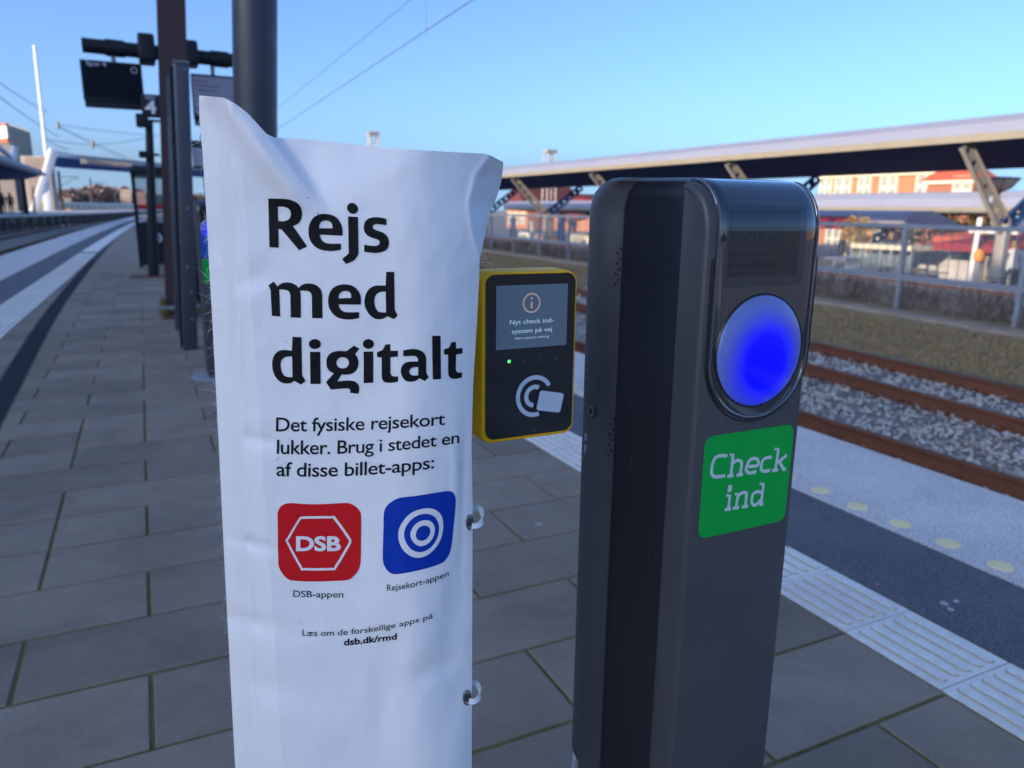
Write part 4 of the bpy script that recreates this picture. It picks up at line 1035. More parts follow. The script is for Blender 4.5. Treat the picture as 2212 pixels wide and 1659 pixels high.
cc = rp(*Z3(775, 1205)); ang = R(-12); card = rrect(-108*px, -78*px, 108*px, 78*px, 20*px, 5)
ca, sa = math.cos(ang), math.sin(ang)
mesh_obj("card_symbol_gap", [(cc[0]+(x*1.12)*ca-(z*1.14)*sa, yy-.0003, cc[1]+(x*1.12)*sa+(z*1.14)*ca) for x, z in card], [tuple(range(len(card)))], M_rglass, reader)
mesh_obj("card_symbol", [(cc[0]+x*ca-z*sa, yy-.0006, cc[1]+x*sa+z*ca) for x, z in card], [tuple(range(len(card)))], M_rwhite, reader)

# ================================================================== THINGS ON THE PLATFORM, LEFT
def leaning(px_top, px_base, hd):      # two points of an upright at the same walking distance
    return at_h(*px_top, hd), at_h(*px_base, hd)
def down_to(a, b_, z=0.0):
    return b_+(b_-a)*((b_.z-z)/(a.z-b_.z))
# round dark lamp column right behind the banner
a, b_ = leaning((549, -260), (552, 290), 5.3); base = down_to(a, b_)
lc = thing("lamp_column", (base.x, base.y, 0), "thick round dark blue-grey column rising behind the banner's top left", "column")
m = MB(); m.tube([base+Vector((0, 0, .0)), base+(a-base)*.5, a], .134, 36); m.build("shaft", M_pole, lc, smooth=True)
m = MB(); m.lathe((base.x, base.y, 0), [(.24, 0), (.24, .02), (.14, .024), (.139, .12)], 28); m.build("foot_flange", M_pole, lc, smooth=True)
# rusty brown H-section mast
g0 = on_z(389, 684); top = at_h(365, -150, math.hypot(g0.x, g0.y))
ms = thing("catenary_mast", (g0.x, g0.y, 0), "tall rust-brown H-section mast bolted to the platform behind the grey post", "mast")
m = MB(); w = .165; ft = .018
for o_ in ((0, -w, 2*w, ft), (0, w, 2*w, ft)):
    m.loft([[(c.x+o_[0]+sx*o_[2]/2, c.y+o_[1]+sy*o_[3]/2, c.z) for sx, sy in ((-1, -1), (1, -1), (1, 1), (-1, 1))] for c in (Vector((g0.x, g0.y, .18)), top)])
m.loft([[(c.x+sx*.008, c.y+sy*(w-.012), c.z) for sx, sy in ((-1, -1), (1, -1), (1, 1), (-1, 1))] for c in (Vector((g0.x, g0.y, .18)), top)])
m.build("shaft", M_brown, ms)
m = MB(); m.box((g0.x, g0.y, .165), (.52, .52, .03)); m.build("base_plate", M_galv, ms)
m = MB(); m.box((g0.x, g0.y, .0), (.46, .46, .14), taper=.9); m.build("plinth", M_rust, ms)
M_ochre = mat("ochre_bolt", (0.16, 0.11, 0.035), 0.8, var=0.2, vscale=30)
for sx in (-1, 1):
    for sy in (-1, 1):
        m = MB(); m.tube([(g0.x+sx*.2, g0.y+sy*.2, 0), (g0.x+sx*.2, g0.y+sy*.2, .26)], .022, 8); m.lathe((g0.x+sx*.2, g0.y+sy*.2, .18), [(.05, 0), (.05, .04), (.02, .045)], 6); m.lathe((g0.x+sx*.2, g0.y+sy*.2, 0.0), [(.06, .07), (.075, .10), (.04, .15)], 8)
        m.build("anchor_bolt", M_ochre, ms)
# anthracite information case, seen almost edge on
g1 = on_z(411.5, 754); hd = math.hypot(g1.x, g1.y); t1 = at_h(391, 136, hd)
g2 = on_z(392, 712); hd2 = math.hypot(g2.x, g2.y)
ib = thing("information_case", (g1.x, g1.y, 0), "anthracite information board of two posts seen edge-on, left of the banner", "information board")
def upright(name, g_, t_, w, d, m_, par, **k):
    m = MB(); m.loft([[(c.x+sx*w/2, c.y+sy*d/2, c.z) for sx, sy in ((-1, -1), (1, -1), (1, 1), (-1, 1))] for c in (g_, t_)]); return m.build(name, m_, par, **k)
upright("near_post", Vector((g1.x, g1.y, 0)), t1, .145, .10, M_post, ib, bevel=.022, seg=3)
off = Vector((-.015, .115, 0)); 
upright("post_groove", Vector((g1.x-.068, g1.y+.09, .02)), t1+Vector((-.085, .09, -.03)), .05, .10, M_black, ib)
t2 = at_h(378, 165, hd2)
upright("far_post", Vector((g2.x, g2.y, 0)), t2, .145, .10, M_post, ib, bevel=.02)
m = MB(); A = Vector((g1.x-.03, g1.y+.05, 0)); B = Vector((g2.x-.03, g2.y-.05, 0)); lean = (t1-g1)/(t1.z)
q_ = lambda P, z: P+lean*z
vs = [q_(A, .55)+Vector((s_*.045, 0, 0)) for s_ in (-1, 1)]+[q_(B, .55)+Vector((s_*.045, 0, 0)) for s_ in (1, -1)]+[q_(A, 2.9)+Vector((s_*.045, 0, 0)) for s_ in (-1, 1)]+[q_(B, 2.9)+Vector((s_*.045, 0, 0)) for s_ in (1, -1)]
m.add(vs, [(3, 2, 1, 0), (4, 5, 6, 7), (0, 1, 5, 4), (1, 2, 6, 5), (2, 3, 7, 6), (3, 0, 4, 7)]); m.build("board", M_black, ib)
m = MB(); m.loft([[(t1.x+sx*.075, t1.y+sy*.052, t1.z+dz_) for sx, sy in ((-1, -1), (1, -1), (1, 1), (-1, 1))] for dz_ in (0, .012)]); m.build("post_cap", M_galv, ib)
for px_, py_ in ((399, 150), (404, 450), (405, 577), (414, 632), (416, 690)):
    c = on_y(px_, py_, g1.y-.052); m = MB(); m.loft([[(c.x+r_*math.cos(2*PI*i/12), g1.y-.051-d, c.z+r_*math.sin(2*PI*i/12)) for i in range(12)] for r_, d in ((.012, 0), (.012, .005), (.008, .009))]); m.build("screw", M_galv, ib)
# thin dark post just right of it
g3 = on_z(431, 672); upp = thing("signal_post", (g3.x, g3.y, 0), "slim dark post between the grey information board and the white banner", "post")
m = MB(); m.tube([(g3.x, g3.y, 0), at_h(424, 430, math.hypot(g3.x, g3.y))], .045, 12); m.build("shaft", M_black, upp, smooth=True)
m = MB(); m.lathe((g3.x, g3.y, 0), [(.10, 0), (.10, .03), (.05, .04)], 12); m.build("foot", M_black, upp)
# small weed at its foot
wd = MB()
for i in range(40):
    a_ = RNG.random()*6.28; L = RNG.uniform(.05, .14); c = Vector((g3.x-.06+RNG.normal(0, .05), g3.y-.2+RNG.normal(0, .05), 0)); d = Vector((math.cos(a_)*.5, math.sin(a_)*.5, 1)).normalized(); s_ = Vector((-math.sin(a_), math.cos(a_), 0))*.01
    wd.add([c-s_, c+s_, c+d*L], [(0, 1, 2)])
tag(wd.build("weed", mat("weed_leaf", (.22, .22, .06), .8)), "small yellow-green weed growing at the foot of the slim post", "plant")

# display gantry across the platform
YG = 13.4
def gy(x, y, Y=YG): return on_y(x, y, Y)
L0 = gy(177, 97); R0_ = gy(502, 131); CX = gy(372, 115)
gp = thing("display_gantry", (CX.x, YG, 0), "dark beam on a post holding two train departure displays above the platform", "display stand")
m = MB(); m.tube([L0, R0_], .105, 16); m.build("beam", M_black, gp, smooth=True)
for xa, xb in ((224, 264), (452, 492)):
    A = L0+(R0_-L0)*((xa-177)/325); B = L0+(R0_-L0)*((xb-177)/325); m = MB(); m.tube([A, B], .122, 16); m.build("beam_sleeve", M_black, gp, smooth=True)
m = MB(); m.tube([(CX.x, YG+.1, 0), (CX.x, YG+.1, CX.z+.3)], .11, 16); m.build("post", M_pole, gp, smooth=True)
for xa, ya, xb, yb in ((295, 66, 338, 130), (388, 80, 433, 136)):
    A = gy(xa, ya, YG-.3); B = gy(xb, yb, YG-.3); m = MB(); m.box(((A.x+B.x)/2, YG+.05, (A.z+B.z)/2), (B.x-A.x, .55, A.z-B.z), taper=.9 if xa > 350 else 1.0); o = m.build("loudspeaker_box", M_black, gp, bevel=.035, seg=3)
def display(par, x0, y0, x1, y1, Y, lit, txt):
    A = gy(x0, y0, Y); B = gy(x1, y1, Y); w_ = B.x-A.x; h_ = A.z-B.z; cx, cz = (A.x+B.x)/2, (A.z+B.z)/2
    m = MB(); m.box((cx, Y+.07, cz), (w_, .14, h_)); cs = m.build("display_case", M_black, par, bevel=.01)
    m = MB(); m.box((cx, Y-.004, cz+h_*.03), (w_*.94, .006, h_*.84)); s_ = m.build("display_screen", M_slit if lit else M_sdark, cs)
    m = MB(); m.box((cx, Y+.07, B.z-.045), (w_*.97, .10, .09)); m.build("lower_tray", M_black, par)
    if txt:
        for body, u, v, hh, ww in txt:
            vs, fs = text2d(body, .01); x_ = A.x+w_*u; z_ = A.z-h_*v; mesh_obj("lettering", [(x_+p*ww, Y-.009, z_+q2*hh) for p, q2 in vs], fs, M_stw, s_)
    return A, B
A, B = display(gp, 171, 127, 313, 224, YG-.05, False, [("Spor 4", .1, .14, .09, .26)])
m = MB(); c = gy(244, 118); m.tube([(c.x, YG, c.z+.1), (c.x, YG, A.z-.02)], .032, 10); m.build("hanger", M_bracket, gp)
c = (A.x+(B.x-A.x)*.87, A.z-.1); 
clk = ring_xz("clock_symbol", c, .035, .045, 0, 2*PI, M_stw, gp, YG-.062, n=16)
A, B = display(gp, 412, 158, 514, 262, YG-.05, True, [])
M_gt = mat("grey_print", (.16, .16, .21), .5, var=0)
for i, (u, v, ww) in enumerate(((.06, .16, .30), (.06, .26, .55), (.10, .36, .45), (.05, .50, .6), (.07, .62, .5), (.06, .74, .62))):
    m = MB(); x_ = A.x+(B.x-A.x)*u; z_ = A.z-(A.z-B.z)*v; m.box((x_+.5*ww*(B.x-A.x), YG-.0605, z_), (ww*(B.x-A.x), .002, .035)); m.build("text_row", M_gt, gp)
m = MB(); m.tube([(gy(459, 150).x, YG, gy(459, 140).z+.1), (gy(459, 150).x, YG, A.z-.02)], .032, 10); m.build("hanger", M_bracket, gp)
# lamp mast farther on, track number panel hung from the gantry
Y4 = 18.2
gb = on_y(331, 560, Y4); gtp = on_y(322, 262, Y4)
sn = thing("lamp_mast", (gb.x, Y4, 0), "slim dark mast with two small lamp arms below the white 4", "mast")
m = MB(); m.tube([(gb.x+(gb.x-gtp.x)*gb.z/(gtp.z-gb.z), Y4, 0), (gtp.x, Y4, gtp.z)], [.11, .075], 14); m.build("mast", M_black, sn, smooth=True)
for y_, xa, xb in ((259, 300, 345), (332, 304, 345)):
    A = on_y(xa, y_, Y4); B = on_y(xb, y_+3, Y4); m = MB(); m.bar(A, B, .05, .05); m.build("crossarm", M_black, sn)
    m = MB(); m.box((A.x+.06, Y4-.1, A.z-.02), (.20 if y_ > 300 else .24, .3, .13 if y_ > 300 else .26)); m.build("lamp_head", M_black, sn, bevel=.03)
Y5 = YG-.35; A = on_y(303, 202, Y5); B = on_y(378, 256, Y5)
ts = thing("track_sign", ((A.x+B.x)/2, Y5, (A.z+B.z)/2), "dark track sign reading Spor and a white 4 below the left display", "sign")
m = MB(); m.box(((A.x+B.x)/2, Y5+.05, (A.z+B.z)/2), (B.x-A.x, .10, A.z-B.z)); m.build("sign_panel", M_navy, ts, bevel=.012)
m = MB(); m.box((CX.x, Y5+.2, (A.z+B.z)/2), (.08, .3, .1)); m.build("bracket", M_black, ts)
vs, fs = text2d("4", .03); P0 = on_y(314, 244, Y5); P1 = on_y(336, 217, Y5)
mesh_obj("track_number", [(P0.x+u*(P1.x-P0.x), Y5-.004, P0.z+v/.73*(P1.z-P0.z)) for u, v in vs], fs, M_white, ts)
vs, fs = text2d("Spor", .01); P0 = on_y(315, 213, Y5); P1 = on_y(335, 206, Y5)
mesh_obj("track_word", [(P0.x+u*(P1.x-P0.x), Y5-.004, P0.z+v/.73*(P1.z-P0.z)) for u, v in vs], fs, M_stw, ts)
# second, distant display on the right of the grey post
Yd = 27.0; A = on_y(414, 303, Yd); B = on_y(470, 365, Yd)
dd_ = thing("departure_display", ((A.x+B.x)/2, Yd, 0), "farther departure display with pale screen between grey post and banner", "display stand")
m = MB(); m.box(((A.x+B.x)/2, Yd+.1, (A.z+B.z)/2), (B.x-A.x, .16, A.z-B.z)); m.build("display_case", M_black, dd_)
A2_ = on_y(417, 319, Yd); B2_ = on_y(466, 360, Yd); m = MB(); m.box(((A2_.x+B2_.x)/2, Yd+.01, (A2_.z+B2_.z)/2), (B2_.x-A2_.x, .02, A2_.z-B2_.z)); m.build("display_screen", M_slit, dd_)
m = MB(); m.tube([((A.x+B.x)/2, Yd+.1, 0), ((A.x+B.x)/2, Yd+.1, A.z+.2)], .09, 10); m.build("post", M_black, dd_)

# glazed shelter seen end-on
s0 = on_z(311, 588); s1 = on_z(362, 588); Ys = s0.y; sw = .78
Xl = s0.x-.04; st = thing("glass_shelter", (Xl+sw/2, Ys, 0), "narrow glazed shelter with dark frame, red bands and dark lower panel", "shelter")
zt = on_y(330, 372, Ys).z; Ls = 2.6
for i, xx in enumerate((0, .38, .78)):
    for yy_ in (0, Ls):
        m = MB(); m.box((Xl+xx, Ys+yy_, zt/2+.05), (.075, .075, zt-.1)); m.build("frame_post", M_black, st)
m = MB(); m.box((Xl+sw/2, Ys+Ls/2, zt+.02), (sw+.1, Ls+.2, .16)); m.build("roof", M_black, st, bevel=.02)
m = MB(); m.box((Xl+sw/2, Ys-.02, .64), (sw-.06, .05, .98)); pn = m.build("lower_panel", M_black, st)
for (xa, xb) in ((.0375, .3425), (.4175, .7425)):
    m = MB(); m.box((Xl+(xa+xb)/2, Ys, (1.14+zt)/2), (xb-xa, .012, zt-1.2)); m.build("glass_pane", M_pglass, st)
    m = MB(); m.box((Xl+(xa+xb)/2, Ys-.009, on_y(325, 447, Ys).z), (xb-xa-.03, .004, .10)); m.build("red_band", M_redb, st)
for xx in (.0, .78):
    m = MB(); m.box((Xl+xx, Ys+Ls/2, (.2+zt)/2+.1), (.012, Ls-.09, zt-.4)); m.build("glass_pane", M_pglass, st)
m = MB(); m.box((Xl+sw/2, Ys-.05, .11), (sw-.1, .03, .12)); m.build("sill", M_cream, st)
m = MB(); c = on_y(341, 513, Ys-.06); m.box((c.x, Ys-.055, c.z), (.30, .02, .30)); tr_ = m.build("notice", M_black, st)
vs, fs = text2d("))", .04); mesh_obj("notice_symbol", [(c.x-.08+u*.17, Ys-.067, c.z-.06+v*.2) for u, v in vs], fs, M_stw, tr_)
m = MB(); c = on_z(322, 598); m.box((c.x+.25, c.y, .006), (1.25, .55, .014)); tag(m.build("rust_plate", M_rust), "flat rust-brown plate lying on the paving before the glazed shelter", "plate")

# ================================================================== FAR LEFT: opposite platform, bridge, buildings
def far_post(name, top_px, base_px, d, r, m_, label, cat, z0=None, group=None, parts=None, n=8):
    A = at(*top_px, d); B = at(*base_px, d); B = Vector((B.x, B.y, z0 if z0 is not None else B.z))
    t = thing(name, B, label, cat, group); m = MB(); m.tube([B, A], r if isinstance(r, list) else [r, r*.7], n); m.build("shaft", m_, t, smooth=True)
    if parts: parts(t, A, B)
    return t
def foot(t, A, B): m = MB(); m.lathe(B, [(.4, 0), (.4, .12), (.2, .2)], 10); m.build("footing", M_conc, t)
far_post("white_mast", (74, 98), (99, 345), 124, [.26, .20], M_wht, "slender white mast standing tall against the sky on the far left", "mast", z0=-1, parts=foot)
# canopy of the opposite platform
D = lambda sx, sy, d: at(sx*S, sy*S, d)
tip = D(113, 437, 78); tl_ = D(-90, 368, 42); bl_ = D(-60, 452, 60); bt = D(62, 449, 74)
cn = thing("platform_canopy", (tip.x-4, tip.y, OZ), "low curved dark canopy with pale rim over the opposite platform", "canopy")
m = MB(); m.add([tip, tl_, bl_, bt]+[p+Vector((-.3, .5, .45)) for p in (tip, tl_, bl_, bt)], [(0, 1, 2, 3), (7, 6, 5, 4), (0, 4, 5, 1), (1, 5, 6, 2), (2, 6, 7, 3), (3, 7, 4, 0)]); m.build("roof", M_under, cn)
m = MB(); m.tube([tip, tip+(tl_-tip)*.3, tip+(tl_-tip)*.65, tl_], [.12, .30, .34, .34], 10); m.build("rim", M_roof, cn, smooth=True)
m = MB(); p1 = D(35, 366, 66); p2 = D(33, 402, 66); m.bar(p1, p2, .45, .45); p1 = D(-20, 352, 60); p2 = D(33, 398, 66); m.bar(p1, p2, .3, .3); m.build("strut", M_wht, cn)
for sx in (-8, 57):
    m = MB(); A = D(sx, 448, 66); m.tube([(A.x, A.y, OZ), A], .16, 8); m.build("column", M_black, cn)
# modern building
M_louv0 = mat("dark_cladding", (0.10, 0.085, 0.08), 0.8, var=0.12)
bd = thing("modern_building", D(30, 400, 165), "modern block with cream front, orange bands and striped dark side, top left", "building")
c1 = D(17, 309, 160); c2 = D(76, 340, 178); c3 = D(-60, 300, 166); zb = -1
def wallq(p, q2, z0, z1, th=.3): 
    n_ = Vector((q2.y-p.y, p.x-q2.x, 0)).normalized()*th
    return [(p.x, p.y, z0), (q2.x, q2.y, z0), (q2.x, q2.y, z1), (p.x, p.y, z1)], n_
def block(name, pts, z0, z1, m_, par):
    m = MB(); m.loft([[(p.x, p.y, z0) for p in pts], [(p.x, p.y, z1) for p in pts]]); return m.build(name, m_, par)
back_ = c3+(c2-c1)
block("wall", [c1, c2, back_, c3], zb, c1.z-.1, M_louv0, bd)
for i in range(10):
    u0, u1 = i/10+.01, (i+.5)/10
    p = c1+(c2-c1)*u0; q2 = c1+(c2-c1)*u1; o_ = Vector((.3, -.3, 0)); 
    m = MB(); m.add([(p.x+.25, p.y-.1, 9), (q2.x+.25, q2.y-.1, 9), (q2.x+.25, q2.y-.1, c1.z+.1), (p.x+.25, p.y-.1, c1.z+.1), (p.x, p.y, 9), (q2.x, q2.y, 9), (q2.x, q2.y, c1.z+.1), (p.x, p.y, c1.z+.1)], [(0, 1, 2, 3), (4, 7, 6, 5), (0, 4, 5, 1), (3, 2, 6, 7), (0, 3, 7, 4), (1, 5, 6, 2)])
    m.build("panel", M_creamw if i % 2 else M_conc, bd)
zz = [D(5, 308, 160).z, D(5, 315, 160).z, D(5, 344, 160).z, D(5, 354, 160).z]
for i, mm_ in enumerate((M_tile, M_wht, M_tile)):
    m = MB(); p = c1; q2 = c3; d_ = (c1-c3).normalized(); n_ = Vector((d_.y, -d_.x, 0))*.3
    m.add([p+n_*0, p+n_, q2+n_, q2], []); m.v = []; 
    for z in (zz[i], zz[i+1]): m.v += [(p.x, p.y, z), (p.x+n_.x, p.y+n_.y, z), (q2.x+n_.x, q2.y+n_.y, z), (q2.x, q2.y, z)]
    m.f = []; m.mi = []; m.add([], [(3, 2, 1, 0), (4, 5, 6, 7), (0, 1, 5, 4), (1, 2, 6, 5), (2, 3, 7, 6), (3, 0, 4, 7)]); m.f = [(3, 2, 1, 0), (4, 5, 6, 7), (0, 1, 5, 4), (1, 2, 6, 5), (2, 3, 7, 6), (3, 0, 4, 7)]; m.mi = [0]*6
    m.build("front_band", mm_, bd)
# louvred stair tower
M_louv = mat("louvre_wood", (0.26, 0.21, 0.18), 0.8, var=0.12, vscale=3)
tw = thing("stair_tower", D(88, 530, 116), "brown louvred stair tower beside the white bridge pylon", "tower")
A = D(50, 388, 116); B = D(122, 392, 116); zt_ = A.z; 
nrm = Vector((.15, 1, 0)).normalized()
block("wall", [A+nrm*.4, B+nrm*.4, B+nrm*2.5, A+nrm*2.5], OZ, zt_-.1, M_conc, tw)
nl = 30
for i in range(nl):
    z = OZ+.3+(zt_-OZ-.3)*i/nl; m = MB(); P = Vector((A.x, A.y, z)); Q_ = Vector((B.x, B.y, z)); m.bar(P, Q_, .22, (zt_-OZ)/nl*.62); m.build("louvre", M_louv, tw)
# footbridge
br = thing("footbridge", D(133, 532, 113), "white pylon footbridge crossing high over the tracks in the distance", "bridge")
def slab4(name, pts_px, da, db, th, m_):
    pts = [D(*p, da if i in (0, 3) else db) for i, p in enumerate(pts_px)]; n_ = Vector((0.2, 1, 0)).normalized()*th
    m = MB(); m.add(pts+[p+n_ for p in pts], [(0, 1, 2, 3), (7, 6, 5, 4), (0, 4, 5, 1), (1, 5, 6, 2), (2, 6, 7, 3), (3, 7, 4, 0)]); return m.build(name, m_, br)
slab4("deck", [(134, 392), (560, 430), (560, 446), (134, 416)], 113, 175, 4, M_under)
slab4("railing", [(190, 387), (560, 423), (560, 430), (200, 396)], 113.5, 175, .3, M_bracket)
slab4("white_fascia", [(132, 374), (200, 389), (196, 399), (132, 396)], 112.6, 121, .5, M_wht)
for i in range(16):
    u = i/16; a_ = D(205+u*130, 402+u*13, 113+u*20); m = MB(); m.box(a_, (.35, .12, .8)); m.build("deck_panel", M_bracket, br)
def leg(p, q2, d, w_): m = MB(); m.bar(D(*p, d), D(*q2, d), w_, w_*1.1); return m.build("pylon_leg", M_wht, br, bevel=.05)
leg((134, 374), (117, 436), 112, 1.0); leg((117, 430), (83, 532), 112, .95); leg((112, 440), (122, 532), 112.6, 1.05)
# slim posts and people on the opposite platform
for i, (tx, ty, bx, by) in enumerate(((57, 452, 59, 532), (83, 468, 86, 532))):
    far_post("platform_post", (tx*S, ty*S), (bx*S, by*S), 68+i*4, .10, M_black, ["slim dark post under the opposite canopy beside the waiting people", "slim dark post in front of the louvred tower"][i], "post", z0=OZ, parts=lambda t, A, B: MB().box(B+Vector((0, 0, .1)), (.4, .4, .2)).build("footing", M_conc, t))

def person(loc, h, face, label, coat, legs, hair, pose=0.0, group="people in the distance"):
    """standing figure: skinned skeleton"""
    t = thing("person", loc, label, "person", group)
    s_ = h/1.75; bm = bmesh.new(); lay = bm.verts.layers.skin.verify()
    J = [((0, 0, .95), .135), ((0, .01, 1.2), .15), ((0, 0, 1.42), .13), ((0, 0, 1.50), .06), ((0, -.01, 1.60), .085), ((0, -.01, 1.70), .075),
         ((.10, 0, .88), .10), ((.11, -.02-pose*.1, .50), .07), ((.11, .02+pose*.12, .09), .05), ((.11, -.13, .05), .045),
         ((-.10, 0, .88), .10), ((-.11, -.02+pose*.1, .50), .07), ((-.11, .02-pose*.12, .09), .05), ((-.11, -.13-pose*.1, .05), .045),
         ((.20, 0, 1.40), .065), ((.26, -.02, 1.13), .05), ((.24, -.14, .92), .038), ((.235, -.17, .84), .035),
         ((-.20, 0, 1.40), .065), ((-.26, -.02, 1.13), .05), ((-.24, -.14, .92), .038), ((-.235, -.17, .84), .035)]
    E_ = [(0, 1), (1, 2), (2, 3), (3, 4), (4, 5), (0, 6), (6, 7), (7, 8), (8, 9), (0, 10), (10, 11), (11, 12), (12, 13), (2, 14), (14, 15), (15, 16), (16, 17), (2, 18), (18, 19), (19, 20), (20, 21)]
    vs = []
    for p, r_ in J:
        v = bm.verts.new(Vector(p)*s_); v[lay].radius = (r_*s_, r_*s_); vs.append(v)
    vs[0][lay].use_root = True
    for a_, c_ in E_: bm.edges.new((vs[a_], vs[c_]))
    me = bpy.data.meshes.new("body"); bm.to_mesh(me); bm.free(); o = bpy.data.objects.new("body", me); link(o)
    md = o.modifiers.new("skin", 'SKIN'); md.use_smooth_shade = True; o.modifiers.new("sub", 'SUBSURF').levels = 1
    dg = bpy.context.evaluated_depsgraph_get(); me2 = bpy.data.meshes.new_from_object(o.evaluated_get(dg)); bpy.data.objects.remove(o)
    for m_ in (legs, coat, M_skin): me2.materials.append(m_)
    for p in me2.polygons:
        z = p.center.z/s_; x = abs(p.center.x/s_); p.material_index = 2 if (z > 1.50 or (z < .90 and x > .2)) else (1 if z > .86 else 0); p.use_smooth = True
    o = bpy.data.objects.new("body", me2); link(o, t)
    m = MB(); c = Vector((0, .02, 1.66))*s_; m.loft([[tuple(c+Vector((r_*math.cos(2*PI*i/10), r_*math.sin(2*PI*i/10), z))*s_) for i in range(10)] for r_, z in ((.10, -.10), (.115, -.02), (.105, .05), (.06, .10), (.01, .115))])
    me3 = bpy.data.meshes.new("hair"); me3.from_pydata(m.v, [], m.f); me3.materials.append(hair); me3.shade_smooth(); hb = bpy.data.objects.new("hair", me3); link(hb, t)
    t.rotation_euler = (0, 0, face); return t
for i, (sx, sd_, lb, c_) in enumerate(((6, 66, "person in dark clothes standing at the far left edge of the opposite platform", M_cldk), (25, 68, "person in a dark coat, right one of the pair on the opposite platform", M_cldk), (-1, 69, "person in brown jacket partly cut by the photo's left edge", M_brown))):
    P = D(sx, 500, sd_); person((P.x, P.y, OZ+.01), 1.85, .6-i*.5, lb, c_, M_cldk, M_cldk)

# overhead masts, wires
def cat_mast(tx, ty, bx, by, d, label, arm=2.6):
    def pts(t, A, B):
        m = MB(); z = A.z-.9; m.bar((A.x, A.y, z), (A.x+arm, A.y-.3, z+.1), .09, .09); m.build("cantilever", M_black, t)
        m = MB(); m.bar((A.x, A.y, z-1.4), (A.x+arm, A.y-.3, z+.05), .07, .07); m.build("brace", M_black, t)
        m = MB(); m.lathe((A.x+arm, A.y-.3, z-.15), [(.05, -.2), (.14, -.1), (.14, .15), (.05, .25)], 8); m.build("insulator", M_bracket, t)
    return far_post("overhead_mast", (tx*S, ty*S), (bx*S, by*S), d, [.24, .17], M_brown, label, "mast", z0=-.8, group="overhead line masts in the distance", parts=pts)
cat_mast(146, 428, 156, 530, 118, "nearest dark overhead line mast, right of the white pylon")
cat_mast(225, 446, 231, 530, 160, "second dark overhead mast, left of the glazed shelter")
cat_mast(288, 470, 290, 526, 215, "thin overhead mast before the tan buildings", 2)
cat_mast(311, 474, 313, 526, 240, "thinnest overhead mast close to the glazed shelter", -2)
M_wirem = mat("wire_copper", (0.07, 0.08, 0.09), 0.6, var=0)
def wire(name, P, Q_, r, sag, label, n=14):
    pts = [P+(Q_-P)*(i/n)+Vector((0, 0, -sag*4*(i/n)*(1-i/n))) for i in range(n+1)]
    m = MB(); m.tube(pts, r, 5); return tag(m.build(name, M_wirem), label, "wire", "overhead wires")
M_wire = M_galv
Wl = [((-20, 165), (105, 243), 40, 70, "upper thin wire sloping down to the white mast"), ((-20, 195), (130, 297), 40, 72, "lower thin wire sloping down past the white mast"),
      ((120, 268), (330, 292), 80, 86, "upper of two wires leading right from the insulator to the post"), ((122, 270), (350, 372), 80, 110, "wire slanting down from the insulator towards the shelter roof"),
      ((128, 276), (350, 378), 80, 110, "lower parallel wire slanting towards the shelter roof"), ((98, 300), (215, 312), 66, 80, "wire from the white mast to the small insulator"), ((213, 312), (345, 291), 80, 84, "wire rising right from the small insulator"), ((102, 303), (150, 322), 66, 70, "short stay wire hanging off the white mast")]
for p, q2, da, db, lb in Wl: wire("overhead_wire", at(*p, da), at(*q2, db), .028, .15, lb)
for (p, d) in (((125, 270), 80), ((200, 311), 79)):
    m = MB(); c = at(*p, d); m.lathe(c, [(.04, -.5), (.16, -.3), (.16, .2), (.04, .4)], 8); tag(m.build("insulator", M_bracket), "small insulator on the wires "+("at the left crossing point" if d == 80 else "between the white mast and the posts"), "insulator")
# overhead wires of the right hand track
Xw = 5.7; a = on_x(1020, 0, Xw); b_ = on_x(604, 276, Xw); wire("overhead_wire", a+(a-b_)*.5, b_+(b_-a)*1.0, .011, 0, "lower overhead wire crossing the sky right of the dark column")
a2 = on_x(886, 0, Xw+.05); b2_ = on_x(612, 224, Xw+.05); wire("overhead_wire", a2+(a2-b2_)*.5, b2_+(b2_-a2)*.5, .008, 0, "upper fainter overhead wire in the sky above the banner")
d1 = on_x(921, 66, Xw); wire("dropper_wire", d1, Vector((Xw, d1.y, d1.z+1.1)), .006, 0, "short vertical dropper wire between the two sky wires")
# floodlight masts peeping above banner and canopy
def lattice(px_, ytop, d, label):
    A = at(px_, ytop, d); t = thing("floodlight_mast", (A.x, A.y, -1.2), label, "mast", "distant lattice floodlight masts"); m = MB(); w_ = .55
    for sx in (-1, 1):
        for sy in (-1, 1):
            m = MB(); m.bar((A.x+sx*w_*1.3, A.y+sy*w_*1.3, -1.2), (A.x+sx*w_, A.y+sy*w_, A.z-.4), .16, .16); m.build("leg", M_bracket, t)
    m = MB(); z = A.z-.6
    while z > -1: m.bar((A.x-w_, A.y-w_, z), (A.x+w_, A.y-w_, z-1.2), .07, .07); m.bar((A.x+w_, A.y-w_, z), (A.x-w_, A.y-w_, z-1.2), .07, .07); z -= 1.25
    tag(m.build("lattice", M_bracket, t), kind='stuff')
    m = MB(); m.box((A.x, A.y, A.z-.1), (1.5, 1.3, .45)); m.build("lamp_platform", M_bracket, t)
lattice(806, 287, 105, "distant lattice mast top peeping over the white banner's upper edge"); lattice(1188, 326, 98, "distant lattice mast top above the right canopy, by the banner's corner")

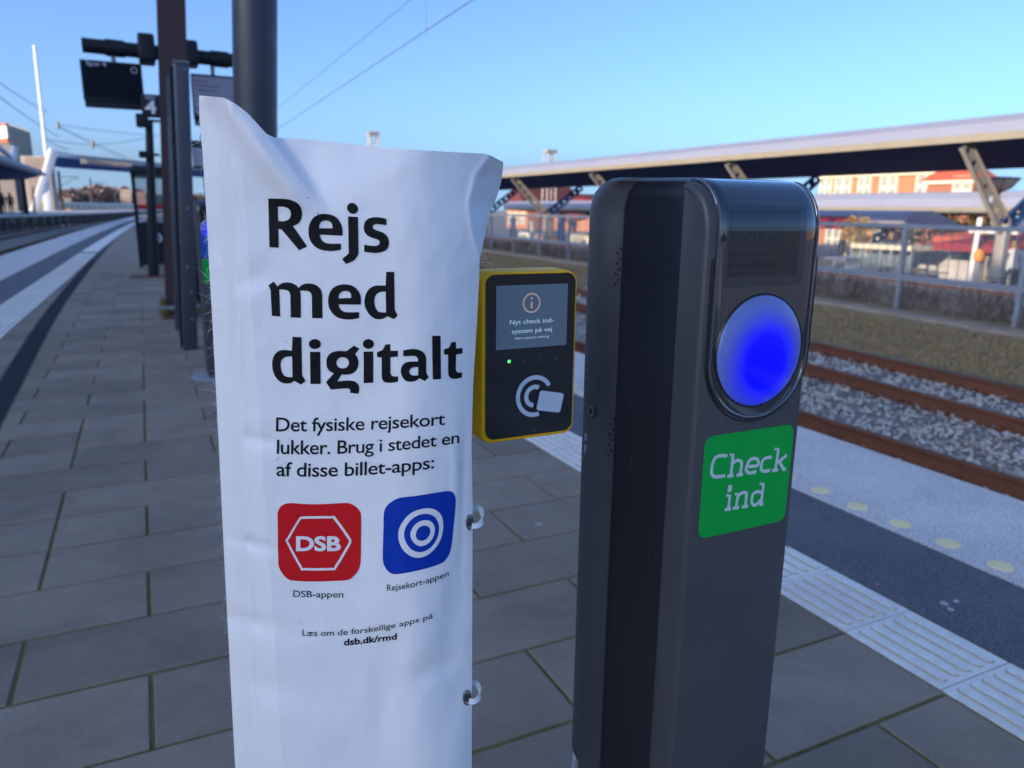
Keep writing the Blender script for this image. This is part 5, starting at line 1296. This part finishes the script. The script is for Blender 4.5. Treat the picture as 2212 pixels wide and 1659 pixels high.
# wooded far bank, barrier, buildings
def crown_wood(name, pts, n, size, m_, z0):
    V = []; F = []
    for (P, w_, h_) in pts:
        for i in range(n):
            c = Vector((P.x+RNG.normal(0, w_*.45), P.y+RNG.normal(0, w_*.4), z0+h_*(RNG.random()**.8)*RNG.uniform(.75, 1.05))); a_ = Vector(RNG.normal(0, 1, 3)).normalized(); b2 = a_.orthogonal(); s_ = size*RNG.uniform(.5, 1.4); n0 = len(V)
            V += [c+a_*s_, c+b2*s_, c-a_*s_*.6, c-b2*s_*.9]; F.append((n0, n0+1, n0+2, n0+3))
    o = mesh_obj(name, V, F, m_); tag(o, kind='stuff'); return o
tops = [(128, 500, 210), (142, 496, 215), (158, 494, 220), (172, 492, 225), (188, 494, 225), (204, 492, 235), (220, 490, 235), (236, 486, 240), (252, 484, 245), (268, 487, 250), (284, 491, 255), (300, 494, 260), (330, 497, 265), (350, 498, 265), (400, 500, 270), (450, 502, 270), (500, 500, 270), (560, 502, 275)]
P_ = []
for sx, sy, d in tops:
    top_ = D(sx, sy, d); P_.append((top_, 4.0, (top_.z+.8)*1.3+.6))
crown_wood("far_woodland", P_, 900, .55, M_far, -.8)
hl = MB(); hv = [D(sx, 505, 285) for sx in (-300, 0, 130, 250, 350, 500, 600)]
for i in range(len(hv)-1): hl.add([(hv[i].x, hv[i].y, -1.3), (hv[i+1].x, hv[i+1].y, -1.3), (hv[i+1].x, hv[i+1].y, 3.2+(i % 2)), (hv[i].x, hv[i].y, 3.2+((i+1) % 2))], [(0, 1, 2, 3)])
for k in range(40):      # unseen ring added round the other sides to darken reflections in the cover
    a0, a1 = R(75+k*6), R(75+(k+1)*6); P0 = (300*math.sin(a0), 300*math.cos(a0)); P1 = (300*math.sin(a1), 300*math.cos(a1)); h0 = 6+2*math.sin(k*1.7); h1 = 6+2*math.sin((k+1)*1.7)
    hl.add([(P0[0], P0[1], -1.3), (P1[0], P1[1], -1.3), (P1[0], P1[1], h1), (P0[0], P0[1], h0)], [(0, 1, 2, 3)])
tag(hl.build("hill_and_reflection_ring", M_far), kind='structure')
fb = [("tan_building", 298, 326, 470, 235, M_louv, "tan block of flats lit by the sun at the end of the tracks"), ("brick_house", 160, 176, 492, 205, M_brick, "small orange house among the bare trees"), ("brown_building", 330, 362, 476, 230, M_brick2, "brown building right behind the glazed shelter"), ("brown_building", 452, 480, 478, 230, M_brick2, "brown building in the slit beside the banner")]
for nm, xa, xb, yt, d, m_, lb in fb:
    A = D(xa, yt, d); B = D(xb, yt, d); t = thing(nm, (A.x, A.y, -1), lb, "building"); dv = Vector((0, 8, 0))
    block("wall", [A, B, B+dv, A+dv], -1, A.z-.4, m_, t)
    m = MB(); mid = (A+B)/2; m.loft([[(p.x, p.y, p.z+z_) for p, z_ in ((A+Vector((-.2, -.2, 0)), -.4), (B+Vector((.2, -.2, 0)), -.4), (B+dv, -.4), (A+dv, -.4))], [(mid.x-.5, mid.y+4, A.z+.7), (mid.x+.5, mid.y+4, A.z+.7), (mid.x+.5, mid.y+4.5, A.z+.7), (mid.x-.5, mid.y+4.5, A.z+.7)]]); m.build("roof", M_tiledk, t)
    for k in range(3):
        for z_ in (.55, .8): P = A+(B-A)*((k+.5)/3); m = MB(); m.box((P.x, P.y-.08, A.z*z_), (.7, .12, .9)); m.build("window", M_pane, t)
wa = D(118, 505, 125); wb = D(345, 505, 185); nb = thing("barrier_fence", (wa.x, wa.y, OZ), "pale blue-grey glazed barrier along the far side of the opposite platform", "fence")
for i in range(18):
    P = wa+(wb-wa)*(i/18); Q_ = wa+(wb-wa)*((i+.93)/18); m = MB(); m.bar((P.x, P.y, OZ+.6), (Q_.x, Q_.y, OZ+.6), .1, 1.0); m.build("panel", M_glz, nb)
    m = MB(); m.bar((P.x, P.y, OZ-.3), (P.x, P.y, OZ+1.25), .2, .2); m.build("post", M_galv, nb)
m = MB(); m.bar((wa.x, wa.y-.2, OZ+1.2), (wb.x, wb.y-.2, OZ+1.2), .15, .2); m.build("top_rail", M_wht, nb)

# ================================================================== RIGHT: fence, canopies, buildings
TZ = -1.0
fn = thing("mesh_fence", (FX(9), 9, RAILZ-.13), "tall galvanised railing fence along the far side of the tracks on the right", "fence")
ft_, fm_, fb_ = 1.22, .02, RAILZ-.1
fy = [3.2+3.05*i for i in range(19)]
for i, y in enumerate(fy):
    x = FX(y); m = MB(); m.box((x, y, (ft_+fb_)/2-.1), (.10, .10, ft_-fb_+.2)); m.build("fence_post", M_galv, fn)
    if i < len(fy)-1:
        x2, y2 = FX(fy[i+1]), fy[i+1]
        m = MB(); m.bar((x, y, ft_), (x2, y2, ft_), .09, .10); m.build("top_rail", M_galv, fn)
        m = MB(); m.bar((x, y, fm_), (x2, y2, fm_), .09, .12); m.build("middle_rail", M_galv, fn)
        m = MB(); m.bar((x+.04, y, fm_-.13), (x2+.04, y2, fm_-.13), .04, .05); m.build("red_rail", M_redb if i < 0 else M_brick2, fn)
        me = mesh_obj("wire_mesh", [(x+.02, y+.06, fm_+.06), (x2+.02, y2-.06, fm_+.06), (x2+.02, y2-.06, ft_-.05), (x+.02, y+.06, ft_-.05)], [(0, 1, 2, 3)], M_mesh, fn)
        m = MB()
        for k in range(1, 12):
            u = k/12; xx = x+(x2-x)*u; yy_ = y+(y2-y)*u; m.box((xx, yy_, (ft_+fm_)/2), (.012, .012, ft_-fm_))
        o = m.build("infill_rod", M_galv, fn); tag(o, kind='stuff')
# bare shrubs against the lower part of the fence
def shrub(x, y, h, label, n=170, m_=M_twig, spread=.9):
    V = []; F = []
    for i in range(n):
        p = Vector((x+RNG.normal(0, .25), y+RNG.normal(0, spread*.5), RAILZ-.2)); d = Vector((RNG.normal(0, .35), RNG.normal(0, .5), 1)).normalized(); L = h*RNG.uniform(.5, 1.15)
        w_ = .010
        for k in range(3):
            q2 = p+d*L/3; sdv = Vector((RNG.normal(), RNG.normal(), .2)).normalized()*w_; n0 = len(V); V += [p-sdv, p+sdv, q2+sdv*.6, q2-sdv*.6]; F.append((n0, n0+1, n0+2, n0+3))
            p = q2; d = (d+Vector(RNG.normal(0, .35, 3))).normalized()
    t = thing("bare_shrub", (x, y, RAILZ-.13), label, "shrub", "bare shrubs along the fence")
    tag(mesh_obj("twigs", V, F, m_, t), kind='stuff'); m = MB()
    for k in range(4): m.tube([(x+RNG.normal(0, .06), y+RNG.normal(0, .1), RAILZ-.2), (x+RNG.normal(0, .2), y+RNG.normal(0, .35), RAILZ+h*.45)], [.025, .008], 5)
    m.build("stem", M_twig, t)
for i in range(24):
    y = 5.0+i*1.75; y *= 1+.006*i; shrub(FX(y)+.45, y, .84+RNG.uniform(-.1, .14), "leafless brown shrub tangled against the foot of the track-side fence", n=190)
wl_ = thing("low_wall", (FX(12)+1.1, 12, TZ), "low grey concrete wall with pale posters behind the fence and shrubs", "wall")
for i in range(30):
    y = 2+i*2.0; m = MB(); m.box((FX(y+1)+1.15, y+1, (TZ-.12)/2), (.15, 1.96, -TZ-.12), rz=-math.atan(.12) if y < 20 else 0); m.build("wall_panel", M_conc, wl_)
M_post_ = mat("pale_poster", (.55, .50, .44), .8, var=.3, vscale=6)
for y0, y1 in ((11.4, 12.7), (10.2, 11.1), (12.9, 14.6), (15.7, 16.1), (21.5, 22.4), (27.0, 28.3)):
    m = MB(); y = (y0+y1)/2; m.box((FX(y)+1.05, y, -.30), (.03, y1-y0, .34), rz=-math.atan(.12) if y < 20 else 0); m.build("poster", M_post_, wl_)

# long canopies on Y-shaped perforated brackets
def canopy(X0, zg, y0, y1, width, h_face, zrear, cols, spring, label, name="bus_canopy", xcol=2.5, ztop=None, arms=True, dx=0.0, lamp=True):
    t = thing(name, (X0+xcol, y0, TZ), label, "canopy", "bus terminal canopies")
    fx = lambda y: X0+dx*(y-y0)
    n_ = max(2, int((y1-y0)/6)); ys = [y0+(y1-y0)*i/n_ for i in range(n_+1)]
    gh = .24*h_face
    def sw(name, prof, m_, part=t):
        m = MB(); m.loft([[(fx(y)+p, y, z) for p, z in prof] for y in ys]); return m.build(name, m_, part)
    sw("gutter", [(-.05, zg), (.16, zg), (.16, zg+gh), (-.05, zg+gh)], M_cream)
    sw("roof", [(-.02, zg+gh+.004), (.16, zg+gh+.34*h_face), (.50, zg+gh+.60*h_face), (width*.5, zg+gh+.68*h_face), (width, zrear+.3), (width, zrear+.08), (.17, zg+gh-.02)], M_roof)
    sw("soffit", [(.165, zg-.004), (.165, zg+.06), (width-.01, zrear+.06), (width-.01, zrear)], M_under)
    for i, yc in enumerate(cols):
        xc = fx(yc)+xcol; m = MB(); m.box((xc, yc, (TZ+spring)/2), (.26, .30, spring-TZ)); m.build("column", M_bracket, t, bevel=.03)
        for sgn, tx, tz in ((-1, fx(yc)+.22, zg), (1, fx(yc)+width-.2, zrear)):  # rear arm and its flanges: shade painted in with the soffit colour
            a_ = Vector((xc, yc, spring-.1)); b2 = Vector((tx, yc, tz-.02)); d = b2-a_; L = d.length; d.normalize(); nrm = Vector((0, 1, 0)).cross(d).normalized()
            w0, w1 = .50, .34; m = MB(); NH = max(3, int(L/.42)); u_prev = 0
            # plate with round holes: ring of quads round each hole
            for k in range(NH):
                u0 = L*k/NH; u1 = L*(k+1)/NH; uc = (u0+u1)/2; ww = w0+(w1-w0)*uc/L; r_ = ww*.23
                out = []; inn = []
                for q_ in range(16):
                    a2 = 2*PI*q_/16; cx_, cy_ = math.cos(a2), math.sin(a2); s_ = 1/max(abs(cx_), abs(cy_))
                    wh = (w0+(w1-w0)*((u0 if cx_ < 0 else u1)/L))/2 if abs(cx_) > .7 else ww/2
                    out.append((uc+cx_*s_*(u1-u0)/2, cy_*s_*wh)); inn.append((uc+cx_*r_, cy_*r_))
                for side in (-.006, .006):
                    vs = [a_+d*u+nrm*v+Vector((0, side, 0)) for u, v in out+inn]; m.add(vs, [(q_, (q_+1) % 16, 16+(q_+1) % 16, 16+q_) for q_ in range(16)])
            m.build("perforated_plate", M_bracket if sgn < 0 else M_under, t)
            for e in (-1, 1):
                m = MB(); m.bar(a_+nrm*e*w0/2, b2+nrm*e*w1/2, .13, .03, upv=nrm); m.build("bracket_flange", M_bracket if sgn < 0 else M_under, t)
    return t
canopy(20, 3.38, -2, 78, 5.2, .80, 2.95, [13.8-9.4, 13.8, 23.1, 32.9, 41.8, 51, 60.5], 1.25, "long nearest canopy with cream gutter on perforated Y brackets, right", xcol=2.5)
# middle and rear canopies
def place_far(Xs, ytop_px):  return on_x(2300, ytop_px, Xs).z
canopy(33, on_x(2212, 462, 33).z, 12, 41, 5, 1.1, on_x(2212, 467, 38).z, [23.5, 33, 40], .6, "second canopy, low and pale, before the orange brick building", xcol=2.2)
canopy(29, on_x(2000, 492, 29).z, 22, 34, 3.5, .75, on_x(2000, 492, 29).z-.1, [25, 31.5], .2, "small low canopy with pale roof in front of the glazed bus shelter", xcol=1.6)
canopy(31, on_x(1240, 455, 31).z, 46, 66, 5, .9, on_x(1240, 462, 31).z, [49, 57], .8, "pale distant canopy seen between banner and check-in post", xcol=2)

# buildings
def bldg(name, Xf, ya, yb, z1, depth, m_, label, wins, roofm=M_tile, roof_h=1.6, gable=False, extra=None, pil=True):
    t = thing(name, (Xf+depth/2, (ya+yb)/2, TZ), label, "building")
    m = MB(); m.box((Xf+depth/2, (ya+yb)/2, (TZ+z1)/2), (depth, yb-ya, z1-TZ)); m.build("wall", m_, t)
    m = MB()
    if gable:
        m.loft([[(x, ya-.3, z1), (x, yb+.3, z1), (x, (ya+yb)/2, z1+roof_h)] for x in (Xf-.4, Xf+depth+.3)])
    else:
        m.loft([[(Xf-.4, ya-.4, z1), (Xf+depth, ya-.4, z1), (Xf+depth*.5, ya+.6, z1+roof_h)], [(Xf-.4, yb+.4, z1), (Xf+depth, yb+.4, z1), (Xf+depth*.5, yb-.6, z1+roof_h)]])
    m.build("roof", roofm, t)
    m = MB(); m.box((Xf-.12, (ya+yb)/2, z1-.12), (.25, yb-ya+.2, .28)); m.build("cornice", M_creamw, t)
    for (yc, zc, w_, h_) in wins:
        m = MB(); m.box((Xf-.05, yc, zc), (.12, w_, h_)); wf = m.build("window", M_creamw, t)
        m = MB()
        for sy in (-1, 1):
            for sz in (-1, 1): m.box((Xf-.115, yc+sy*w_*.24, zc+sz*h_*.23), (.02, w_*.38, h_*.38))
        for q_ in range(4): 
            sy, sz = (-1, 1)[q_ % 2], (-1, 1)[q_//2]; m = MB(); m.box((Xf-.115, yc+sy*w_*.24, zc+sz*h_*.23), (.02, w_*.36, h_*.36)); m.build("pane", M_pane, wf)
    return t
XB = 50
def bw(px_, py_, w_, h_): p = on_x(px_, py_, XB); return (p.y, p.z, w_, h_)
ylo = on_x(2022, 400, XB).y; yend = on_x(2104, 400, XB-1).y; yhi = on_x(1775, 400, XB).y; zt_ = on_x(2050, 386, XB).z
wins = [bw(1920, 405, 1.5, 2.1), bw(2000, 402, 1.5, 2.1), bw(1822, 405, 1.6, 1.9), bw(1868, 405, 1.2, 1.9), bw(1785, 405, 1.2, 1.9), ]
for px_ in (1790, 1830, 1868, 1915, 1965): wins.append(bw(px_, 468, 1.3, 1.9))
for px_ in (1800, 1845, 1900, 1960): wins.append(bw(px_, 515, 1.4, 2.2))
bldg("brick_building", XB, ylo, yhi, zt_+.6, 4, M_brick, "sunlit orange brick building with cream windows behind the canopies, right", wins, roof_h=2.2)
bldg("brick_wing", XB-1, yend, ylo-.1, on_x(2060, 388, XB-1).z, 2.2, M_brick2, "darker brick wing with red roof at the end of the orange building", [(on_x(2078, 415, XB-1).y, on_x(2078, 412, XB-1).z, 1.3, 1.9)], roof_h=1.0)
for i, (pa, pb, X_, yt, m_, lb, gb_) in enumerate((
    (1095, 1140, 46, 420, M_brick, "orange gabled house between banner and the nearest canopy, leftmost", True),
    (1148, 1196, 52, 455, M_brick2, "red brick house with white windows above the yellow reader", False),
    (1200, 1290, 49, 440, M_brick, "orange house with dark red roof left of the dark check-in post", True),
    (1296, 1500, 55, 430, M_brick, "orange brick row hidden mostly behind the dark check-in post", False))):
    yb_ = on_x(pa, 450, X_).y; ya_ = on_x(pb, 450, X_).y; z1 = on_x((pa+pb)/2, yt+25, X_).z
    ws = [(ya_+(yb_-ya_)*u, z_, 1.3, 1.6) for u in (.2, .5, .8) for z_ in (z1-1.6, z1-4.0) if z_ > 0]
    bldg("brick_house", X_, ya_, yb_, z1, 8, m_, lb, ws, roofm=M_tiledk if i != 1 else M_tile, roof_h=2.6, gable=gb_)
# bus shelter with white roof beam
def pt(px_, py_, X_): return on_x(px_, py_, X_)
Xs = 24.5; A = pt(1842, 530, Xs); B = pt(1972, 538, Xs); bs = thing("bus_shelter", (Xs, (A.y+B.y)/2, TZ), "glazed bus shelter with pale roof beam and greenish panes", "shelter")
m = MB(); m.box((Xs+.7, (A.y+B.y)/2, A.z), (1.6, A.y-B.y, .16)); m.build("roof", M_creamw, bs)
for k in range(7):
    y = B.y+(A.y-B.y)*k/6; m = MB(); m.box((Xs, y, (TZ+A.z)/2), (.07, .07, A.z-TZ)); m.build("frame_post", M_galv, bs)
    if k < 6: m = MB(); m.box((Xs, y+(A.y-B.y)/12, (TZ+A.z)/2-.05), (.02, (A.y-B.y)/6-.09, A.z-TZ-.4)); m.build("glass_pane", M_pglass, bs)
m = MB(); m.box((Xs+1.2, (A.y+B.y)/2, TZ+.5), (.4, (A.y-B.y)*.7, .08)); m.build("bench", M_louv, bs)
# grey low building / bus bay wall
A = pt(1985, 543, 27); B = pt(2110, 548, 27); gwall = thing("grey_cabin", (28, (A.y+B.y)/2, TZ), "plain light grey cabin behind the fence, right of the glazed shelter", "cabin")
m = MB(); m.box((28, (A.y+B.y)/2, (TZ+A.z)/2), (2, A.y-B.y, A.z-TZ)); m.build("wall", M_conc, gwall); m = MB(); m.box((28, (A.y+B.y)/2, A.z+.04), (2.3, A.y-B.y+.3, .1)); m.build("roof", M_roof, gwall)
# tents / parasols
def tent(px_, ptop, pbot, X_, w_, label, m_=M_redcl):
    T = pt(px_, ptop, X_); Bz = pt(px_, pbot, X_).z; t = thing("red_parasol", (X_, T.y, TZ), label, "parasol", "dark red parasols at the terminal"); m = MB(); n = 4
    m.loft([[(X_+w_*k*math.cos(PI/4+PI/2*i), T.y+w_*k*math.sin(PI/4+PI/2*i), z) for i in range(4)] for k, z in ((1, Bz-.25), (1, Bz), (.06, T.z))]); m.build("canvas", m_, t)
    m = MB(); m.tube([(X_, T.y, TZ), (X_, T.y, T.z)], .05, 8); m.build("pole", M_creamw, t)
tent(1835, 456, 482, 30, 2.6, "dark red pyramid parasol beside the post's glass hood")
tent(2192, 500, 528, 27, 2.4, "dark red parasol at the right picture edge")
tent(2105, 497, 512, 31, 1.5, "small orange-red parasol left of the thick canopy column", M_tile)
tent(1262, 425, 447, 44, 3.0, "dark red tent roof seen through the far canopy brackets")
# bowl street lamp
A = pt(2160, 380, 26); B_ = pt(2170, 447, 26); sl_ = thing("street_lamp", (26, A.y, TZ), "pale upturned bowl street lamp against the sky at far right", "street lamp")
rb = .56; m = MB(); m.tube([(26, A.y, TZ), (26, A.y, B_.z)], [.11, .07], 12); m.build("post", M_cream, sl_, smooth=True)
m = MB(); zb_ = pt(2160, 413, 26).z; m.lathe((26, A.y, 0), [(.09, B_.z-.1), (.10, zb_-.05), (.22, zb_), (.24, zb_+.05)], 20); m.build("neck", M_cream, sl_, smooth=True)
m = MB(); zt2 = pt(2160, 388, 26).z; m.lathe((26, A.y, 0), [(.20, zb_+.02), (.38, zb_+(zt2-zb_)*.3), (.52, zb_+(zt2-zb_)*.7), (.58, zt2)], 28); m.build("bowl", M_lamp_g, sl_, smooth=True)
m = MB(); m.lathe((26, A.y, 0), [(.60, zt2), (.64, zt2+.02), (.60, zt2+.06), (.1, zt2+.10)], 28); m.build("rim_cap", M_bracket, sl_, smooth=True)
for k in range(8): a2 = 2*PI*k/8; m = MB(); m.tube([(26+.21*math.cos(a2), A.y+.21*math.sin(a2), zb_+.02), (26+.40*math.cos(a2), A.y+.40*math.sin(a2), zb_+(zt2-zb_)*.3), (26+.60*math.cos(a2), A.y+.60*math.sin(a2), zt2)], .014, 5); m.build("bowl_rib", M_cream, sl_)
# white sign pole, orange sign, bushes, hedge, people
A = pt(2118, 470, 25); B_ = pt(2102, 552, 25); wp = thing("white_pole", (25, B_.y, TZ), "leaning white pole behind the fence, left of the thick column", "pole"); m = MB(); m.tube([(25, B_.y, TZ), (25, A.y, A.z)], .085, 10); m.build("shaft", M_wht, wp, smooth=True)
m = MB(); m.box((25.05, A.y-.5, pt(2118, 497, 25).z), (.05, 1.7, .2)); m.build("name_board", M_wht, wp)
c = pt(2115, 551, 24.6); og = thing("orange_sign", (24.6, c.y, TZ), "small orange sign on a short stake behind the fence", "sign"); m = MB(); m.lathe((24.6, c.y, c.z-.22), [(.05, 0), (.14, .05), (.16, .22), (.12, .38), (.03, .42)], 12); m.build("sign_head", M_orange, og); m = MB(); m.tube([(24.6, c.y, TZ), (24.6, c.y, c.z-.2)], .025, 8); m.build("stake", M_galv, og)
def leafy(name, c, rx, ry, rz_, n, s_, m_, label, cat, trunk=True, grp=None):
    V = []; F = []
    for i in range(n):
        v = Vector(RNG.normal(0, 1, 3)).normalized()*RNG.random()**.45; p = Vector((c.x+v.x*rx, c.y+v.y*ry, c.z+v.z*rz_)); a_ = Vector(RNG.normal(0, 1, 3)).normalized()*s_*RNG.uniform(.5, 1.3); b2 = a_.orthogonal().normalized()*a_.length*.6; n0 = len(V); V += [p+a_, p+b2, p-a_, p-b2]; F.append((n0, n0+1, n0+2, n0+3))
    t = thing(name, (c.x, c.y, TZ), label, cat, grp); mesh_obj("crown", V, F, m_, t)
    m = MB(); m.tube([(c.x, c.y, TZ), (c.x+.05, c.y, c.z-rz_*.4)], [.10, .05], 8)
    for k in range(5): a2 = k*1.3; m.tube([(c.x+.05, c.y, c.z-rz_*.5), (c.x+rx*.5*math.cos(a2), c.y+ry*.5*math.sin(a2), c.z+rz_*.3)], [.04, .012], 5)
    m.build("trunk", M_twig, t)
leafy("yellow_tree", pt(2075, 515, 34), 1.9, 2.2, 1.5, 1500, .13, M_yleaf, "yellowish small tree behind the fence near the leaning white pole", "tree")
leafy("yellow_tree", pt(1937, 515, 38), 1.3, 1.5, 1.6, 900, .13, M_yleaf, "rounded tan tree before the brick wall, above the glazed shelter", "tree")
leafy("planter_shrub", pt(1850, 505, 28), .75, .7, .9, 700, .08, M_yleaf, "pale yellow bush right beside the post's glass hood", "shrub")
leafy("hedge", pt(2195, 572, 30), .9, 3.0, .6, 1600, .10, M_gleaf, "green clipped hedge behind the person at the right edge", "hedge")
leafy("bare_tree", pt(1420, 455, 60), 3.2, 3.2, 3.0, 900, .12, M_twig, "brownish bare tree over the far houses behind the check-in post", "tree")
leafy("bare_tree", pt(1120, 470, 58), 2.6, 2.6, 2.2, 900, .12, M_twig, "brownish bare tree close to the banner's right edge", "tree")
P = pt(2182, 600, 24.5); person((24.5, P.y, TZ+.01), 1.72, 2.4, "blond person in pale grey top and black trousers at the far right", M_clgr, M_cldk, M_hair, 1)
P = pt(1813, 580, 25.5); person((25.5, P.y, TZ+.01), 1.7, 1.2, "person in dark jacket and pale scarf just right of the glass hood", M_cldk, M_cldk, M_hair, .5)
P = pt(1920, 560, 27); person((27, P.y, TZ+.01), 1.75, 2.0, "person in navy clothes waiting inside the glazed bus shelter", M_cldk, M_clgr, M_hair, 0)
P = pt(1240, 520, 36); person((36, P.y, TZ+.01), 1.75, 2.0, "person in pale jacket walking beyond the yellow reader", M_clgr, M_cldk, M_hair, 1)
# terminal clutter between banner and post: white columns, pale panels, parked bicycles
for i, (pa, ya, yb_, X_, w_, m_, lb) in enumerate(((1187, 478, 565, 24, .28, M_cream, "cream column beyond the fence above the reader"), (1213, 470, 560, 25, .5, M_under, "thick dark column beyond the fence above the reader"), (1150, 482, 560, 23, .3, M_conc, "grey column left of the cream one beyond the fence"),
      (1108, 475, 560, 23, .35, M_under, "dark column close to the banner's right edge"))):
    A = pt(pa, ya, X_); t = thing("terminal_column", (X_, A.y, TZ), lb, "column", "columns at the bus terminal"); m = MB(); m.box((X_, A.y, (TZ+A.z)/2), (w_*.7, w_, A.z-TZ)); m.build("shaft", m_, t, bevel=.03); m = MB(); m.box((X_, A.y, A.z+.06), (w_, w_*1.4, .12)); m.build("capital", m_, t)
for i, (pa, pb, ya, yb_, X_, m_, lb) in enumerate(((1228, 1272, 505, 532, 30, M_creamw, "cream stall front beyond the fence left of the dark post"), (1158, 1180, 508, 540, 30, M_brick, "orange panel beyond the fence above the reader"), (1120, 1142, 500, 530, 31, M_wht, "white panel beyond the fence near the banner"), (1800, 1830, 560, 590, 24, M_wht, "white low panel at the foot of the fence by the hood"))):
    A = pt(pa, ya, X_); B_ = pt(pb, yb_, X_); t = thing("kiosk_front", (X_, A.y, TZ), lb, "kiosk", None); m = MB(); m.box((X_+.6, (A.y+B_.y)/2, (TZ+A.z)/2), (1.2, A.y-B_.y, A.z-TZ)); m.build("wall", m_, t); m = MB(); m.box((X_-.02, (A.y+B_.y)/2, (A.z*.5+B_.z*.5)), (.06, (A.y-B_.y)*.6, (A.z-B_.z)*.6)); m.build("window", M_pane, t)
    m = MB(); m.box((X_+.5, (A.y+B_.y)/2, A.z+.05), (1.6, A.y-B_.y+.3, .1)); m.build("roof", M_roof, t)
M_far2 = M_far
def bike(x, y, rz, label, frame):
    t = thing("bicycle", (x, y, TZ), label, "bicycle", "bicycles parked behind the fence"); r_ = .34
    def ring(cx): return [(cx+r_*math.cos(a_), 0, r_+r_*math.sin(a_)) for a_ in np.linspace(0, 2*PI, 21)]
    def mk(nm, pts, rr, m_): m = MB(); m.tube(pts, rr, 5, cap=False); me = bpy.data.meshes.new(nm); me.from_pydata(m.v, [], m.f); me.materials.append(m_); o = bpy.data.objects.new(nm, me); link(o, t); return o
    for cx in (-.52, .52): mk("wheel", ring(cx), .022, M_bez)
    mk("frame", [(-.52, 0, .34), (-.15, 0, .80), (.35, 0, .82), (.05, 0, .30), (-.15, 0, .80), (-.18, 0, .92)], .018, frame); mk("fork", [(.52, 0, .34), (.35, 0, .82), (.32, 0, 1.0)], .018, frame); mk("handlebar", [(.25, -.25, 1.02), (.33, 0, 1.0), (.25, .25, 1.02)], .015, M_bez)
    m = MB(); m.box((-.18, 0, .95), (.24, .14, .05)); me = bpy.data.meshes.new("saddle"); me.from_pydata(m.v, [], m.f); me.materials.append(M_bez); link(bpy.data.objects.new("saddle", me), t)
    t.rotation_euler = (0, 0, rz); return t
for i in range(9):
    y = 9.5+i*1.7; bike(FX(y)+2.0, y, .3+RNG.uniform(-.2, .2), ("black", "dark red", "silver")[i % 3]+" framed bicycle parked in the row just behind the low wall and fence", (M_bez, M_redb, M_galv)[i % 3])
